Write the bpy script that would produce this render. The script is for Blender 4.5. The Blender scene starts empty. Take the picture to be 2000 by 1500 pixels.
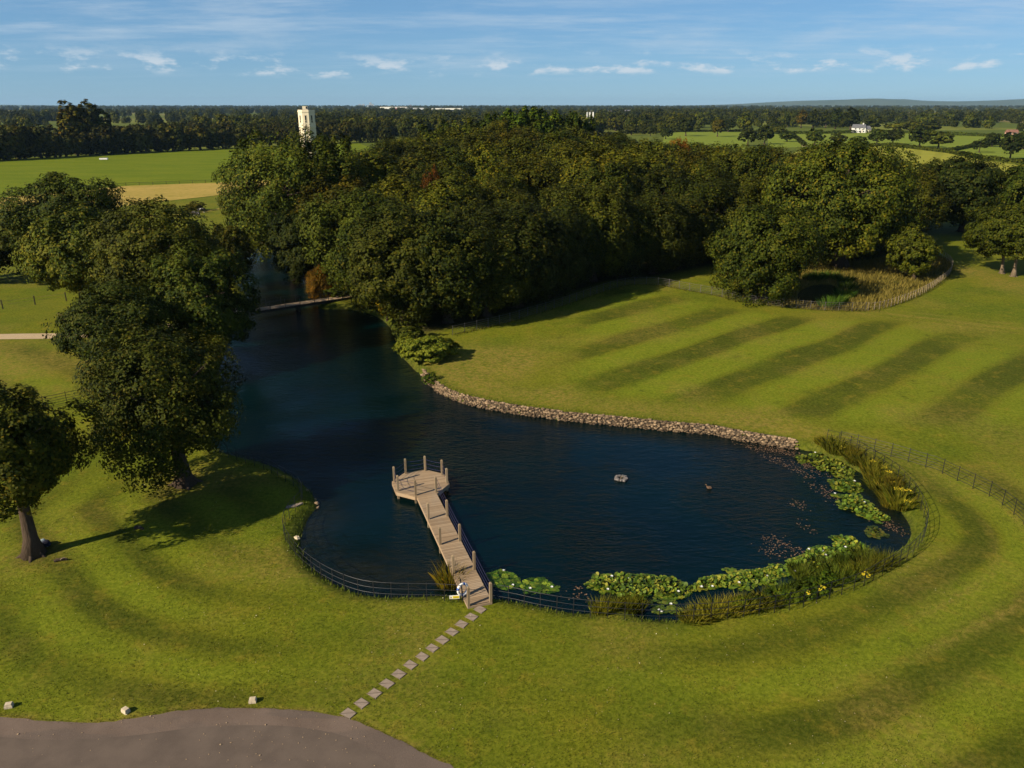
import bpy, math, random
import numpy as np
from mathutils import Vector

R = math.radians
random.seed(7)
rng = np.random.default_rng(11)
scene = bpy.context.scene
COL = scene.collection

# ------------------------------------------------------------------ camera
CAM_H = 25.0
FPX = 1500.0                                   # focal length in pixels of the 2000 px wide photograph
PITCH = math.atan((750 - 205) / FPX)
cam_data = bpy.data.cameras.new('camera')
cam_data.sensor_width = 36.0
cam_data.lens = 36.0 * FPX / 2000.0
cam_data.clip_start = 0.5
cam_data.clip_end = 60000.0
cam = bpy.data.objects.new('camera', cam_data)
COL.objects.link(cam)
cam.location = (0, 0, CAM_H)
cam.rotation_euler = (math.pi / 2 - PITCH, 0, 0)
scene.camera = cam

# ------------------------------------------------------------------ light
SUN_EL, SHADOW_AZ = R(31.0), R(34.0)           # shadows run to the right and away from the camera
shadow_dir = Vector((math.cos(SHADOW_AZ), math.sin(SHADOW_AZ), 0))
sun_vec = Vector((-shadow_dir.x * math.cos(SUN_EL), -shadow_dir.y * math.cos(SUN_EL), math.sin(SUN_EL)))
sd_ = bpy.data.lights.new('sun', 'SUN')
sd_.energy = 5.0
sd_.angle = R(0.53)
sd_.color = (1.0, 0.87, 0.66)
sun = bpy.data.objects.new('sun', sd_)
COL.objects.link(sun)
sun.rotation_euler = (-sun_vec).to_track_quat('-Z', 'Y').to_euler()

world = bpy.data.worlds.new('World')
scene.world = world
world.use_nodes = True
SKY_STRENGTH = 0.05


def build_world():
    nt = world.node_tree
    N, L = nt.nodes, nt.links
    N.clear()
    out = N.new('ShaderNodeOutputWorld')
    bg = N.new('ShaderNodeBackground')
    bg.inputs['Strength'].default_value = SKY_STRENGTH
    L.new(bg.outputs[0], out.inputs[0])
    sky = N.new('ShaderNodeTexSky')
    sky.sky_type = 'NISHITA'
    sky.sun_disc = False
    sky.sun_elevation = SUN_EL
    sky.sun_rotation = math.atan2(sun_vec.x, sun_vec.y)
    sky.altitude = 1500
    sky.air_density = 1.0
    sky.dust_density = 0.0
    sky.ozone_density = 3.0
    tc = N.new('ShaderNodeTexCoord')
    sep = N.new('ShaderNodeSeparateXYZ')
    L.new(tc.outputs['Generated'], sep.inputs[0])

    def m(op, a, b=None, clamp=False):
        n = N.new('ShaderNodeMath')
        n.operation = op
        n.use_clamp = clamp
        for i, v in enumerate((a, b)):
            if v is None:
                continue
            if isinstance(v, (int, float)):
                n.inputs[i].default_value = v
            else:
                L.new(v, n.inputs[i])
        return n.outputs[0]

    def ramp(v, lo, hi):
        n = N.new('ShaderNodeMapRange')
        n.interpolation_type = 'SMOOTHSTEP'
        L.new(v, n.inputs[0])
        n.inputs[1].default_value = lo
        n.inputs[2].default_value = hi
        return n.outputs[0]

    def noise(vec, scale, detail=6, rough=0.55):
        n = N.new('ShaderNodeTexNoise')
        L.new(vec, n.inputs['Vector'])
        n.inputs['Scale'].default_value = scale
        n.inputs['Detail'].default_value = detail
        n.inputs['Roughness'].default_value = rough
        return n.outputs['Fac']

    def comb(x, y, z):
        n = N.new('ShaderNodeCombineXYZ')
        for i, v in enumerate((x, y, z)):
            if isinstance(v, (int, float)):
                n.inputs[i].default_value = v
            else:
                L.new(v, n.inputs[i])
        return n.outputs[0]

    def mix(fac, a, b):
        n = N.new('ShaderNodeMix')
        n.data_type = 'RGBA'
        L.new(fac, n.inputs[0])
        for i, v in ((6, a), (7, b)):
            if isinstance(v, tuple):
                n.inputs[i].default_value = v
            else:
                L.new(v, n.inputs[i])
        return n.outputs[2]
    X, Y, Z = sep.outputs
    az = m('ARCTAN2', X, Y)
    # overall colour of the clear air
    tint = N.new('ShaderNodeMix')
    tint.data_type = 'RGBA'
    tint.blend_type = 'MULTIPLY'
    tint.inputs[0].default_value = 1.0
    L.new(sky.outputs[0], tint.inputs[6])
    tint.inputs[7].default_value = (0.78, 1.0, 1.20, 1)
    aer = N.new('ShaderNodeMix')
    aer.data_type = 'RGBA'
    L.new(m('MULTIPLY', m('SUBTRACT', 1.0, ramp(Z, 0.05, 0.45)), 0.5), aer.inputs[0])
    L.new(tint.outputs[2], aer.inputs[6])
    aer.inputs[7].default_value = (2.5, 5.4, 8.9, 1)
    col = aer.outputs[2]
    # thin cirrus on a high sheet
    inv = m('DIVIDE', 1.0, m('ADD', m('MAXIMUM', Z, 0.0), 0.06))
    px, py = m('MULTIPLY', X, inv), m('MULTIPLY', Y, inv)
    cir = noise(comb(m('MULTIPLY', px, 0.5), py, 3.1), 1.6, 8, 0.66)
    cir2 = noise(comb(px, py, 9.0), 0.22, 3, 0.5)
    cmask = m('MULTIPLY', ramp(cir, 0.38, 0.74), ramp(cir2, 0.32, 0.58))
    cmask = m('MULTIPLY', cmask, ramp(Z, 0.012, 0.07))
    col = mix(m('MULTIPLY', cmask, 0.5), col, (7.4, 8.8, 10.2, 1))
    # small fair-weather cumulus low over the horizon
    wob = m('MULTIPLY', m('SUBTRACT', noise(comb(az, 0.0, 5.0), 3.0, 2), 0.5), 0.035)
    el = m('ADD', Z, wob)
    puff = noise(comb(m('MULTIPLY', az, 14.0), m('MULTIPLY', el, 40.0), 1.7), 1.7, 6, 0.58)
    band = m('MULTIPLY', ramp(el, 0.030, 0.038), m('SUBTRACT', 1.0, ramp(el, 0.042, 0.066)))
    pm = m('MULTIPLY', ramp(puff, 0.50, 0.66), band)
    col = mix(m('MULTIPLY', pm, 0.7), col, (9.5, 10.2, 10.8, 1))
    # wider, fainter cumulus sheets higher up
    puff2 = noise(comb(m('MULTIPLY', az, 5.0), m('MULTIPLY', Z, 30.0), 7.7), 1.6, 7, 0.6)
    band2 = m('MULTIPLY', ramp(Z, 0.03, 0.06), m('SUBTRACT', 1.0, ramp(Z, 0.08, 0.16)))
    col = mix(m('MULTIPLY', m('MULTIPLY', ramp(puff2, 0.5, 0.75), band2), 0.3), col, (7.6, 8.8, 10.0, 1))
    L.new(col, bg.inputs['Color'])


build_world()
scene.view_settings.view_transform = 'Standard'
scene.view_settings.look = 'None'
scene.view_settings.exposure = 0.6
scene.view_settings.gamma = 1.0
scene.view_settings.use_curve_mapping = False
scene.render.engine = 'CYCLES'
cy = scene.cycles
cy.max_bounces = 4
cy.diffuse_bounces = 1
cy.glossy_bounces = 1
cy.transmission_bounces = 2
cy.transparent_max_bounces = 4
cy.volume_bounces = 0
cy.use_denoising = True
cy.denoiser = 'OPENIMAGEDENOISE'
cy.denoising_input_passes = 'RGB_ALBEDO_NORMAL'
cy.denoising_prefilter = 'ACCURATE'
scene.render.filter_size = 1.05
cy.caustics_reflective = False
cy.caustics_refractive = False
cy.use_adaptive_sampling = False


# ------------------------------------------------------------------ material helper
class NT:
    def __init__(self, name):
        self.mat = bpy.data.materials.new(name)
        self.mat.use_nodes = True
        self.nt = self.mat.node_tree
        self.nt.nodes.clear()
        self.out = self.n('ShaderNodeOutputMaterial')

    def n(self, t, **kw):
        x = self.nt.nodes.new(t)
        for k, v in kw.items():
            setattr(x, k, v)
        return x

    def put(self, sock, v):
        if isinstance(v, (int, float)):
            sock.default_value = v
        elif isinstance(v, tuple):
            sock.default_value = v + (1,) if len(v) == 3 and sock.type == 'RGBA' else v
        else:
            self.nt.links.new(v, sock)

    def math(self, op, a, b=0.0, clamp=False):
        x = self.n('ShaderNodeMath', operation=op, use_clamp=clamp)
        self.put(x.inputs[0], a)
        self.put(x.inputs[1], b)
        return x.outputs[0]

    def ramp(self, v, lo, hi, a=0.0, b=1.0):
        x = self.n('ShaderNodeMapRange', interpolation_type='SMOOTHSTEP')
        for i, q in enumerate((v, lo, hi, a, b)):
            self.put(x.inputs[i], q)
        return x.outputs[0]

    def mix(self, f, a, b, mode='MIX'):
        x = self.n('ShaderNodeMix', data_type='RGBA', blend_type=mode)
        self.put(x.inputs[0], f)
        self.put(x.inputs[6], a)
        self.put(x.inputs[7], b)
        return x.outputs[2]

    def pos(self, scale=(1, 1, 1), rotz=0.0):
        g = self.n('ShaderNodeNewGeometry')
        mp = self.n('ShaderNodeMapping')
        mp.inputs['Scale'].default_value = scale
        mp.inputs['Rotation'].default_value = (0, 0, rotz)
        self.nt.links.new(g.outputs['Position'], mp.inputs[0])
        return mp.outputs[0]

    def obj(self, scale=(1, 1, 1)):
        g = self.n('ShaderNodeTexCoord')
        mp = self.n('ShaderNodeMapping')
        mp.inputs['Scale'].default_value = scale
        self.nt.links.new(g.outputs['Object'], mp.inputs[0])
        return mp.outputs[0]

    def noise(self, vec, scale, detail=4, rough=0.55, dist=0.0):
        x = self.n('ShaderNodeTexNoise')
        self.put(x.inputs['Vector'], vec)
        x.inputs['Scale'].default_value = scale
        x.inputs['Detail'].default_value = detail
        x.inputs['Roughness'].default_value = rough
        x.inputs['Distortion'].default_value = dist
        return x.outputs['Fac']

    def voro(self, vec, scale, out='Color', feature='F1'):
        x = self.n('ShaderNodeTexVoronoi', feature=feature)
        self.put(x.inputs['Vector'], vec)
        x.inputs['Scale'].default_value = scale
        return x.outputs[out]

    def attr(self, name, out='Fac'):
        return self.n('ShaderNodeAttribute', attribute_name=name).outputs[out]

    def bump(self, h, strength, dist, normal=None):
        x = self.n('ShaderNodeBump')
        x.inputs['Strength'].default_value = strength
        x.inputs['Distance'].default_value = dist
        self.put(x.inputs['Height'], h)
        if normal is not None:
            self.put(x.inputs['Normal'], normal)
        return x.outputs[0]

    def finish(self, color, rough=0.8, spec=0.3, normal=None, metal=0.0, transl=0.0):
        b = self.n('ShaderNodeBsdfPrincipled')
        self.put(b.inputs['Base Color'], color)
        self.put(b.inputs['Roughness'], rough)
        self.put(b.inputs['Specular IOR Level'], spec)
        self.put(b.inputs['Metallic'], metal)
        if normal is not None:
            self.put(b.inputs['Normal'], normal)
        sh = b.outputs[0]
        if transl:
            t = self.n('ShaderNodeBsdfTranslucent')
            self.put(t.inputs[0], color)
            mx = self.n('ShaderNodeMixShader')
            mx.inputs[0].default_value = transl
            self.nt.links.new(sh, mx.inputs[1])
            self.nt.links.new(t.outputs[0], mx.inputs[2])
            sh = mx.outputs[0]
        self.nt.links.new(sh, self.out.inputs['Surface'])
        return self.mat


def simple(name, col, rough=0.7, spec=0.3, var=0.25, scale=6.0, metal=0.0, bump=0.0):
    t = NT(name)
    v = t.obj()
    n1 = t.noise(v, scale, 5)
    c = t.mix(t.ramp(n1, 0.3, 0.7), tuple(x * (1 - var) for x in col), tuple(min(1, x * (1 + var)) for x in col))
    nm = t.bump(t.noise(v, scale * 6, 4), 0.5, bump) if bump else None
    return t.finish(c, rough, spec, nm, metal)


# ------------------------------------------------------------------ mesh helpers
def mesh_np(name, V, F, mat=None, smooth=False, attrs=None):
    """V (n,3); F (m,k) array of equal-sized faces, or list of lists"""
    me = bpy.data.meshes.new(name)
    V = np.asarray(V, dtype=np.float32)
    if isinstance(F, np.ndarray):
        k = F.shape[1]
        me.vertices.add(len(V))
        me.vertices.foreach_set('co', V.ravel())
        me.loops.add(F.size)
        me.loops.foreach_set('vertex_index', F.astype(np.int32).ravel())
        me.polygons.add(len(F))
        me.polygons.foreach_set('loop_start', np.arange(0, F.size, k, dtype=np.int32))
        me.polygons.foreach_set('loop_total', np.full(len(F), k, dtype=np.int32))
        me.update(calc_edges=True)
    else:
        me.from_pydata([tuple(map(float, v)) for v in V], [], F)
        me.update()
    for nme, arr in (attrs or {}).items():
        a = me.attributes.new(nme, 'FLOAT', 'POINT')
        a.data.foreach_set('value', np.asarray(arr, dtype=np.float32))
    if smooth:
        me.polygons.foreach_set('use_smooth', np.ones(len(me.polygons), dtype=bool))
    if mat:
        me.materials.append(mat)
    return me


def link(name, me, parent=None, loc=(0, 0, 0), rz=0.0, scale=None):
    o = bpy.data.objects.new(name, me)
    COL.objects.link(o)
    o.parent = parent
    o.location = loc
    if rz:
        o.rotation_euler = (0, 0, rz)
    if scale is not None:
        o.scale = scale if hasattr(scale, '__len__') else (scale,) * 3
    return o


def tag(o, label=None, cat=None, group=None, kind=None):
    if label:
        o['label'] = label
    if cat:
        o['category'] = cat
    if group:
        o['group'] = group
    if kind:
        o['kind'] = kind
    return o


def thing(name, label, cat, loc=(0, 0, 0), rz=0.0, group=None, scale=None):
    o = link(name, None, None, loc, rz, scale)
    o.empty_display_size = 0.2
    return tag(o, label, cat, group)


class MB:
    """collects simple solids into one mesh"""

    def __init__(self):
        self.v, self.f = [], []

    def add(self, V, F):
        b = len(self.v)
        self.v += [tuple(map(float, p)) for p in V]
        self.f += [[b + i for i in q] for q in F]
        return self

    def box(self, c, s, rz=0.0):
        cx, cy_, cz = c
        hx, hy, hz = s[0] / 2, s[1] / 2, s[2] / 2
        ca, sa = math.cos(rz), math.sin(rz)
        V = []
        for dz in (-hz, hz):
            for dx, dy in ((-hx, -hy), (hx, -hy), (hx, hy), (-hx, hy)):
                V.append((cx + dx * ca - dy * sa, cy_ + dx * sa + dy * ca, cz + dz))
        return self.add(V, [(3, 2, 1, 0), (4, 5, 6, 7), (0, 1, 5, 4), (1, 2, 6, 5), (2, 3, 7, 6), (3, 0, 4, 7)])

    def prism(self, poly, z0, z1):
        n = len(poly)
        V = [(p[0], p[1], z0) for p in poly] + [(p[0], p[1], z1) for p in poly]
        F = [list(range(n))[::-1], list(range(n, 2 * n))]
        F += [(i, (i + 1) % n, n + (i + 1) % n, n + i) for i in range(n)]
        return self.add(V, F)

    def frustum(self, poly0, z0, poly1, z1, cap=True):
        n = len(poly0)
        V = [(p[0], p[1], z0) for p in poly0] + [(p[0], p[1], z1) for p in poly1]
        F = [(i, (i + 1) % n, n + (i + 1) % n, n + i) for i in range(n)]
        if cap:
            F += [list(range(n))[::-1], list(range(n, 2 * n))]
        return self.add(V, F)

    def tube(self, P, r, k=6, close=False):
        P = [Vector(p) for p in P]
        n = len(P)
        rr = r if hasattr(r, '__len__') else [r] * n
        V, F = [], []
        for i in range(n):
            t = (P[min(i + 1, n - 1)] - P[max(i - 1, 0)]).normalized()
            a = t.cross(Vector((0, 0, 1)))
            if a.length < 0.05:
                a = t.cross(Vector((0, 1, 0)))
            a.normalize()
            b = t.cross(a)
            for j in range(k):
                w = 2 * math.pi * j / k
                V.append(P[i] + (a * math.cos(w) + b * math.sin(w)) * rr[i])
        for i in range(n - 1):
            for j in range(k):
                F.append((i * k + j, (i + 1) * k + j, (i + 1) * k + (j + 1) % k, i * k + (j + 1) % k))
        F.append(list(range(k)))
        F.append([(n - 1) * k + j for j in range(k)][::-1])
        return self.add(V, F)

    def mesh(self, name, mat, smooth=False):
        me = mesh_np(name, self.v, self.f, mat, smooth)
        return me

    def build(self, name, mat, parent=None, loc=(0, 0, 0), smooth=False, **kw):
        return link(name, self.mesh(name, mat, smooth), parent, loc, **kw)


# ------------------------------------------------------------------ terrain
def ray(px, py):
    x, y = (px - 1000) / FPX, -(py - 750) / FPX
    return np.array([x, math.cos(PITCH) + y * math.sin(PITCH), -math.sin(PITCH) + y * math.cos(PITCH)])


def on_plane(px, py, z=0.0):
    d = ray(px, py)
    return np.array([0, 0, CAM_H]) + d * ((z - CAM_H) / d[2])


def catmull(P, n=6, closed=True):
    P = np.asarray(P, float)
    N_ = len(P)
    out = []
    for i in range(N_ if closed else N_ - 1):
        if closed:
            p0, p1, p2, p3 = P[i - 1], P[i], P[(i + 1) % N_], P[(i + 2) % N_]
        else:
            p0, p1, p2, p3 = P[max(i - 1, 0)], P[i], P[i + 1], P[min(i + 2, N_ - 1)]
        for k in range(n):
            t = k / n
            out.append(0.5 * (2 * p1 + (p2 - p0) * t + (2 * p0 - 5 * p1 + 4 * p2 - p3) * t * t + (3 * p1 - p0 - 3 * p2 + p3) * t ** 3))
    if not closed:
        out.append(P[-1])
    return np.array(out)


def resample(P, step):
    P = np.asarray(P, float)
    d = np.r_[0, np.cumsum(np.linalg.norm(np.diff(P, axis=0), axis=1))]
    n = max(2, int(round(d[-1] / step)) + 1)
    s = np.linspace(0, d[-1], n)
    return np.stack([np.interp(s, d, P[:, k]) for k in range(P.shape[1])], 1)


def seg_dist(Q, P, closed=True):
    """distance of points Q (n,2) to polyline P"""
    A = P
    B = np.roll(P, -1, axis=0)
    if not closed:
        A, B = P[:-1], P[1:]
    if len(Q) < 60:
        ab = B - A
        t = np.clip(((Q[:, None] - A) * ab).sum(2) / ((ab * ab).sum(1) + 1e-12), 0, 1)
        return np.sqrt((((A + t[..., None] * ab) - Q[:, None]) ** 2).sum(2).min(1))
    best = np.full(len(Q), 1e9)
    for a, b in zip(A, B):
        ab = b - a
        t = np.clip(((Q - a) @ ab) / (ab @ ab + 1e-12), 0, 1)
        best = np.minimum(best, np.hypot(*(Q - (a + t[:, None] * ab)).T))
    return best


def inside(Q, P):
    x, y = Q[:, 0], Q[:, 1]
    c = np.zeros(len(Q), bool)
    B = np.roll(P, -1, axis=0)
    if len(Q) < 60:
        y1, y2, x1, x2 = P[:, 1], B[:, 1], P[:, 0], B[:, 0]
        cr = ((y1 > y[:, None]) != (y2 > y[:, None])) & (x[:, None] < (x2 - x1) * (y[:, None] - y1) / (y2 - y1 + 1e-12) + x1)
        return cr.sum(1) % 2 == 1
    for (x1, y1), (x2, y2) in zip(P, B):
        cond = ((y1 > y) != (y2 > y))
        if y1 != y2:
            c ^= cond & (x < (x2 - x1) * (y - y1) / (y2 - y1) + x1)
    return c


def sdist(Q, P):
    d = seg_dist(Q, P)
    return np.where(inside(Q, P), -d, d)


WATER_Z = -0.45
WALL_PX = [(822, 735), (838, 752), (870, 775), (930, 795), (1000, 808), (1100, 822), (1200, 832), (1300, 842), (1390, 850), (1440, 860), (1550, 878)]
POND_PX = WALL_PX + [(1600, 888), (1660, 912), (1715, 950), (1752, 990), (1775, 1025), (1778, 1045), (1766, 1066), (1735, 1085), (1690, 1105), (1640, 1128), (1570, 1155), (1500, 1172), (1410, 1190), (1365, 1200), (1330, 1209), (1290, 1212),
                     (1250, 1206), (1225, 1190), (1195, 1182), (1165, 1196), (1120, 1197), (1050, 1184), (985, 1172), (930, 1166), (860, 1164), (760, 1167), (700, 1159), (645, 1135), (606, 1103), (588, 1068), (590, 1045), (603, 1012), (619, 990),
                     (612, 968), (590, 944), (556, 922), (516, 906), (470, 894), (435, 884), (405, 866), (398, 830), (412, 770), (432, 710), (452, 655), (475, 617), (482, 585), (462, 552), (452, 520), (478, 492), (520, 482), (560, 488), (575, 512),
                     (598, 540), (622, 562), (640, 585), (622, 602), (690, 606), (742, 622), (768, 650), (782, 690), (800, 712)]
POND = catmull([on_plane(x, y, WATER_Z)[:2] for x, y in POND_PX], 5)
WALL_LINE = catmull([on_plane(x, y, WATER_Z)[:2] for x, y in WALL_PX], 6, False)
POOL_PX = [(1560, 570), (1590, 556), (1625, 556), (1640, 570), (1622, 588), (1585, 595), (1560, 590)]
POOL = catmull([on_plane(x, y, 0.1)[:2] for x, y in POOL_PX], 4)


def sstep(x, a, b):
    t = np.clip((x - a) / (b - a), 0, 1)
    return t * t * (3 - 2 * t)


def heights(Q):
    Q = np.atleast_2d(np.asarray(Q, float))
    x, y = Q[:, 0], Q[:, 1]
    top = 0.28 * sstep(y, 50, 66) + 0.12 * np.sin(x * 0.06 + 1) * sstep(y, 60, 90) * (1 - sstep(y, 180, 240))
    z = top.copy()
    near = (np.abs(x) < 70) & (y > 20) & (y < 150)
    if near.any():
        q = Q[near]
        s = sdist(q, POND)
        wd = seg_dist(q, WALL_LINE, False)
        wall = wd < 1.4 + 0 * s
        bank = WATER_Z + np.where(s > 0, 0.95 * s, 0.7 * s)
        t = top[near]
        k = 0.22                                # rounded shoulder of the bank
        zb = -np.logaddexp(-bank / k, -t / k) * k
        zb = np.maximum(zb, -1.6)
        zw = np.where(s > 0.30, t, np.where(s < -0.1, -1.6, -1.6 + (t + 1.6) * (s + 0.1) / 0.4))
        zz = np.where(wall, zw, zb)
        zz = np.where(s > 3.0, t, zz)
        p = sdist(q, POOL)
        zz = np.where(p < 1.6, np.minimum(zz, 0.1 + 0.3 * p - 0.02), zz)
        z[near] = np.maximum(zz, -1.6)
    return z


def G(px, py, lift=0.0):
    z = 0.0
    for _ in range(6):
        p = on_plane(px, py, z)
        z = float(heights(p[None, :2])[0])
    p[2] = z + lift
    return p


def Gxy(px, py):
    return G(px, py)[:2]


def axis(lo, hi, step, far_lo, far_hi, g=1.12):
    mid = list(np.arange(lo, hi + 1e-6, step))
    a, s, v = [], step, lo
    while v > far_lo:
        s *= g
        v -= s
        a.append(v)
    b, s, v = [], step, mid[-1]
    while v < far_hi:
        s *= g
        v += s
        b.append(v)
    return np.array(a[::-1] + mid + b)


WOOD_PX = [(640, 598), (700, 604), (765, 640), (800, 665), (880, 650), (950, 633), (1000, 620), (1100, 590), (1200, 553), (1290, 545), (1380, 525), (1480, 515), (1650, 518), (1790, 500)]
WOOD_FRONT = np.array([Gxy(*p) for p in WOOD_PX])
WOOD = np.vstack([WOOD_FRONT, [[84, 150], [90, 185], [40, 215], [-20, 225], [-48, 205], [-34, 130]]])
ENCL_PX = [(1290, 558), (1345, 568), (1400, 578), (1450, 590), (1500, 597), (1560, 603), (1620, 607), (1680, 608), (1720, 604), (1760, 592), (1800, 575), (1835, 553), (1855, 535), (1858, 520), (1848, 508), (1790, 498), (1650, 515), (1480, 512), (1380, 522)]
ENCL = catmull([Gxy(*p) for p in ENCL_PX], 4)
DRIVE_PX = [(-260, 1392), (-120, 1390), (0, 1398), (100, 1409), (180, 1412), (260, 1402), (350, 1388), (450, 1384), (560, 1387), (640, 1395), (700, 1410), (760, 1438), (820, 1468), (880, 1493)]
DRIVE_EDGE = catmull([on_plane(x, y)[:2] for x, y in DRIVE_PX], 6, False)
TREE_FEET = {}


def vnoise(Q, s, seed):
    """smooth value noise, used for growth patterns"""
    q = Q / s
    i = np.floor(q).astype(np.int64)
    f = q - i
    f = f * f * (3 - 2 * f)

    def h(a, b):
        n = (a * 374761393 + b * 668265263 + seed * 974711) & 0x7fffffff
        n = ((n ^ (n >> 13)) * 1274126177) & 0x7fffffff
        return (n & 0xffff) / 65535.0
    a = h(i[:, 0], i[:, 1]) * (1 - f[:, 0]) + h(i[:, 0] + 1, i[:, 1]) * f[:, 0]
    b = h(i[:, 0], i[:, 1] + 1) * (1 - f[:, 0]) + h(i[:, 0] + 1, i[:, 1] + 1) * f[:, 0]
    return a * (1 - f[:, 1]) + b * f[:, 1]


def make_ground():
    xs = axis(-44, 56, 0.4, -14000, 14000, 1.1)
    ys = axis(20, 108, 0.4, -400, 16000, 1.085)
    X, Y = np.meshgrid(xs, ys)
    Q = np.stack([X.ravel(), Y.ravel()], 1)
    Z = heights(Q)
    nx, ny = len(xs), len(ys)
    idx = np.arange(nx * ny).reshape(ny, nx)
    F = np.stack([idx[:-1, :-1].ravel(), idx[:-1, 1:].ravel(), idx[1:, 1:].ravel(), idx[1:, :-1].ravel()], 1)
    x, y = Q[:, 0], Q[:, 1]
    near = (np.abs(x) < 160) & (y > 0) & (y < 260)
    q = Q[near]
    qx, qy = q[:, 0], q[:, 1]
    s = sdist(q, POND)
    # mowing stripes: straight ones on the far lawn, curved ones round the near end
    wob = (vnoise(q, 9, 3) - 0.5) * 1.2
    u = -qx * math.sin(R(42)) + qy * math.cos(R(42)) + wob
    v = qx * math.cos(R(42)) + qy * math.sin(R(42))
    st = np.tanh(np.sin((u - 20) / 8.2 * 2 * math.pi + math.pi / 2) * 2.6)
    far_m = sstep(qx - (qy - 70) * 0.2, 2, 8) * sstep(s, 3.5, 8) * sstep(seg_dist(q, ENCL), 2, 7) * (1 - sstep(v + 7 * vnoise(q, 5, 61), 88, 106)) * sstep(v + 7 * vnoise(q, 5, 62), 46, 60)
    far_m *= sstep(qy, 56, 62) * np.where(inside(q, ENCL), 0, 1)
    ring = np.tanh(np.sin((s + (vnoise(q, 7, 5) - 0.5) * 1.8 - 1.9) / 5.0 * 2 * math.pi) * 1.5)
    ring_m = (1 - sstep(qy, 46, 56)) * sstep(s, 1.2, 3) * sstep(qx, 0, 12)
    arc = np.array([Gxy(*p) for p in [(60, 1010), (110, 1075), (150, 1120), (185, 1165), (240, 1202), (330, 1232), (450, 1247), (600, 1243), (760, 1232), (1000, 1236)]])
    ad = sdist(q, np.vstack([arc, [[10, 60], [-30, 60]]])) + (vnoise(q, 6, 8) - 0.5) * 0.9
    arcs = np.tanh(np.sin((ad + 0.6) / 3.7 * 2 * math.pi) * 1.8)
    arc_m = (1 - sstep(qy, 46, 54)) * (1 - sstep(qx, -6, 6)) * (0.35 + 0.65 * (1 - sstep(qx, -18, -6)))
    left = np.tanh(np.sin((qx * 0.6 + qy * 0.8) / 7.5 * 2 * math.pi) * 1.5) * (1 - sstep(qx, -38, -34)) * sstep(qy, 62, 68) * (1 - sstep(qy, 78, 84))
    stripe = np.zeros(len(Q))
    stripe[near] = st * far_m * (0.5 + 0.7 * vnoise(q, 5, 31)) + ring * ring_m * 0.95 * (0.45 + 0.8 * vnoise(q, 8, 33)) + arcs * arc_m * 0.8 * (0.3 + 0.95 * vnoise(q, 7, 32)) + left * 0.7
    # dry grass
    dry = np.zeros(len(Q))
    d0 = 0.75 * (1 - sstep(np.abs(seg_dist(q, WALL_LINE, False) - 2.8), 0.0, 3.2)) + 0.8 * sstep(qy, 68, 74) * (1 - sstep(qy, 74, 84)) * (1 - sstep(qx, -2, 10)) * np.where(s > 0.6, 1, 0)
    d0 += 0.45 * sstep(vnoise(q, 5.5, 21), 0.55, 0.9) + 0.25 * sstep(vnoise(q, 2.2, 22), 0.6, 0.95)
    track = np.array([Gxy(*p) for p in [(1700, 607), (1760, 616), (1850, 626), (1930, 636), (2100, 652)]])
    td = seg_dist(q, track, False)
    d0 += np.exp(-(td / 0.7) ** 2) * 0.9 + np.exp(-((td - 2.2) / 0.5) ** 2) * 0.5
    tr2 = np.array([Gxy(*p) for p in [(1905, 530), (1960, 552), (2100, 560)]])
    d0 += np.exp(-(seg_dist(q, tr2, False) / 3.0) ** 2) * 0.9
    sl = float(sdist(np.array([Gxy(1966, 1190)]), POND)[0])
    d0 += 0.8 * np.exp(-((s - sl + 0.5 * (vnoise(q, 6, 81) - 0.5)) / 0.3) ** 2) * sstep(qx, 16, 22) * (1 - sstep(qy, 42, 47))
    d0 += 0.5 * np.exp(-((s - sl + 2.1 + 0.5 * (vnoise(q, 6, 82) - 0.5)) / 0.25) ** 2) * sstep(qx, 16, 22) * (1 - sstep(qy, 42, 47))
    edge = seg_dist(q, DRIVE_EDGE, False)
    d0 += np.exp(-(edge / 0.16) ** 2) * 0.9
    for b in ((362, 945), (65, 1085)):
        c = Gxy(*b)
        d0 += np.exp(-(np.hypot(qx - c[0], qy - c[1]) / 2.4) ** 2) * 0.75
    dry[near] = np.clip(d0, 0, 1)
    rough = np.zeros(len(Q))
    rough[near] = np.where(inside(q, ENCL), sstep(qx, 30, 38), 0.0)
    bank = np.zeros(len(Q))
    bank[near] = (1 - sstep(s, 0.5, 1.3)) * 1.0 * np.where(s < 2, 1, 0)
    dirt = np.zeros(len(Q))
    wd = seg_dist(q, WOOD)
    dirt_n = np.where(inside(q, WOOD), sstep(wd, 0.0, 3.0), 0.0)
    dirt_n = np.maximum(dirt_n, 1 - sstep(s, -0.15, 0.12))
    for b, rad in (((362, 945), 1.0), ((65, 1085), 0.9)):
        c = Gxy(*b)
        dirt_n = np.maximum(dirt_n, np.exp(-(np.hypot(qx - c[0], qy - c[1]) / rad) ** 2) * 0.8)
    dirt[near] = dirt_n
    me = mesh_np('ground', np.column_stack([Q, Z]), F, ground_mat(), True,
                 dict(stripe=stripe, dry=dry, rough=rough, bank=bank, dirt=dirt))
    return tag(link('ground', me), kind='structure')


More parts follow.
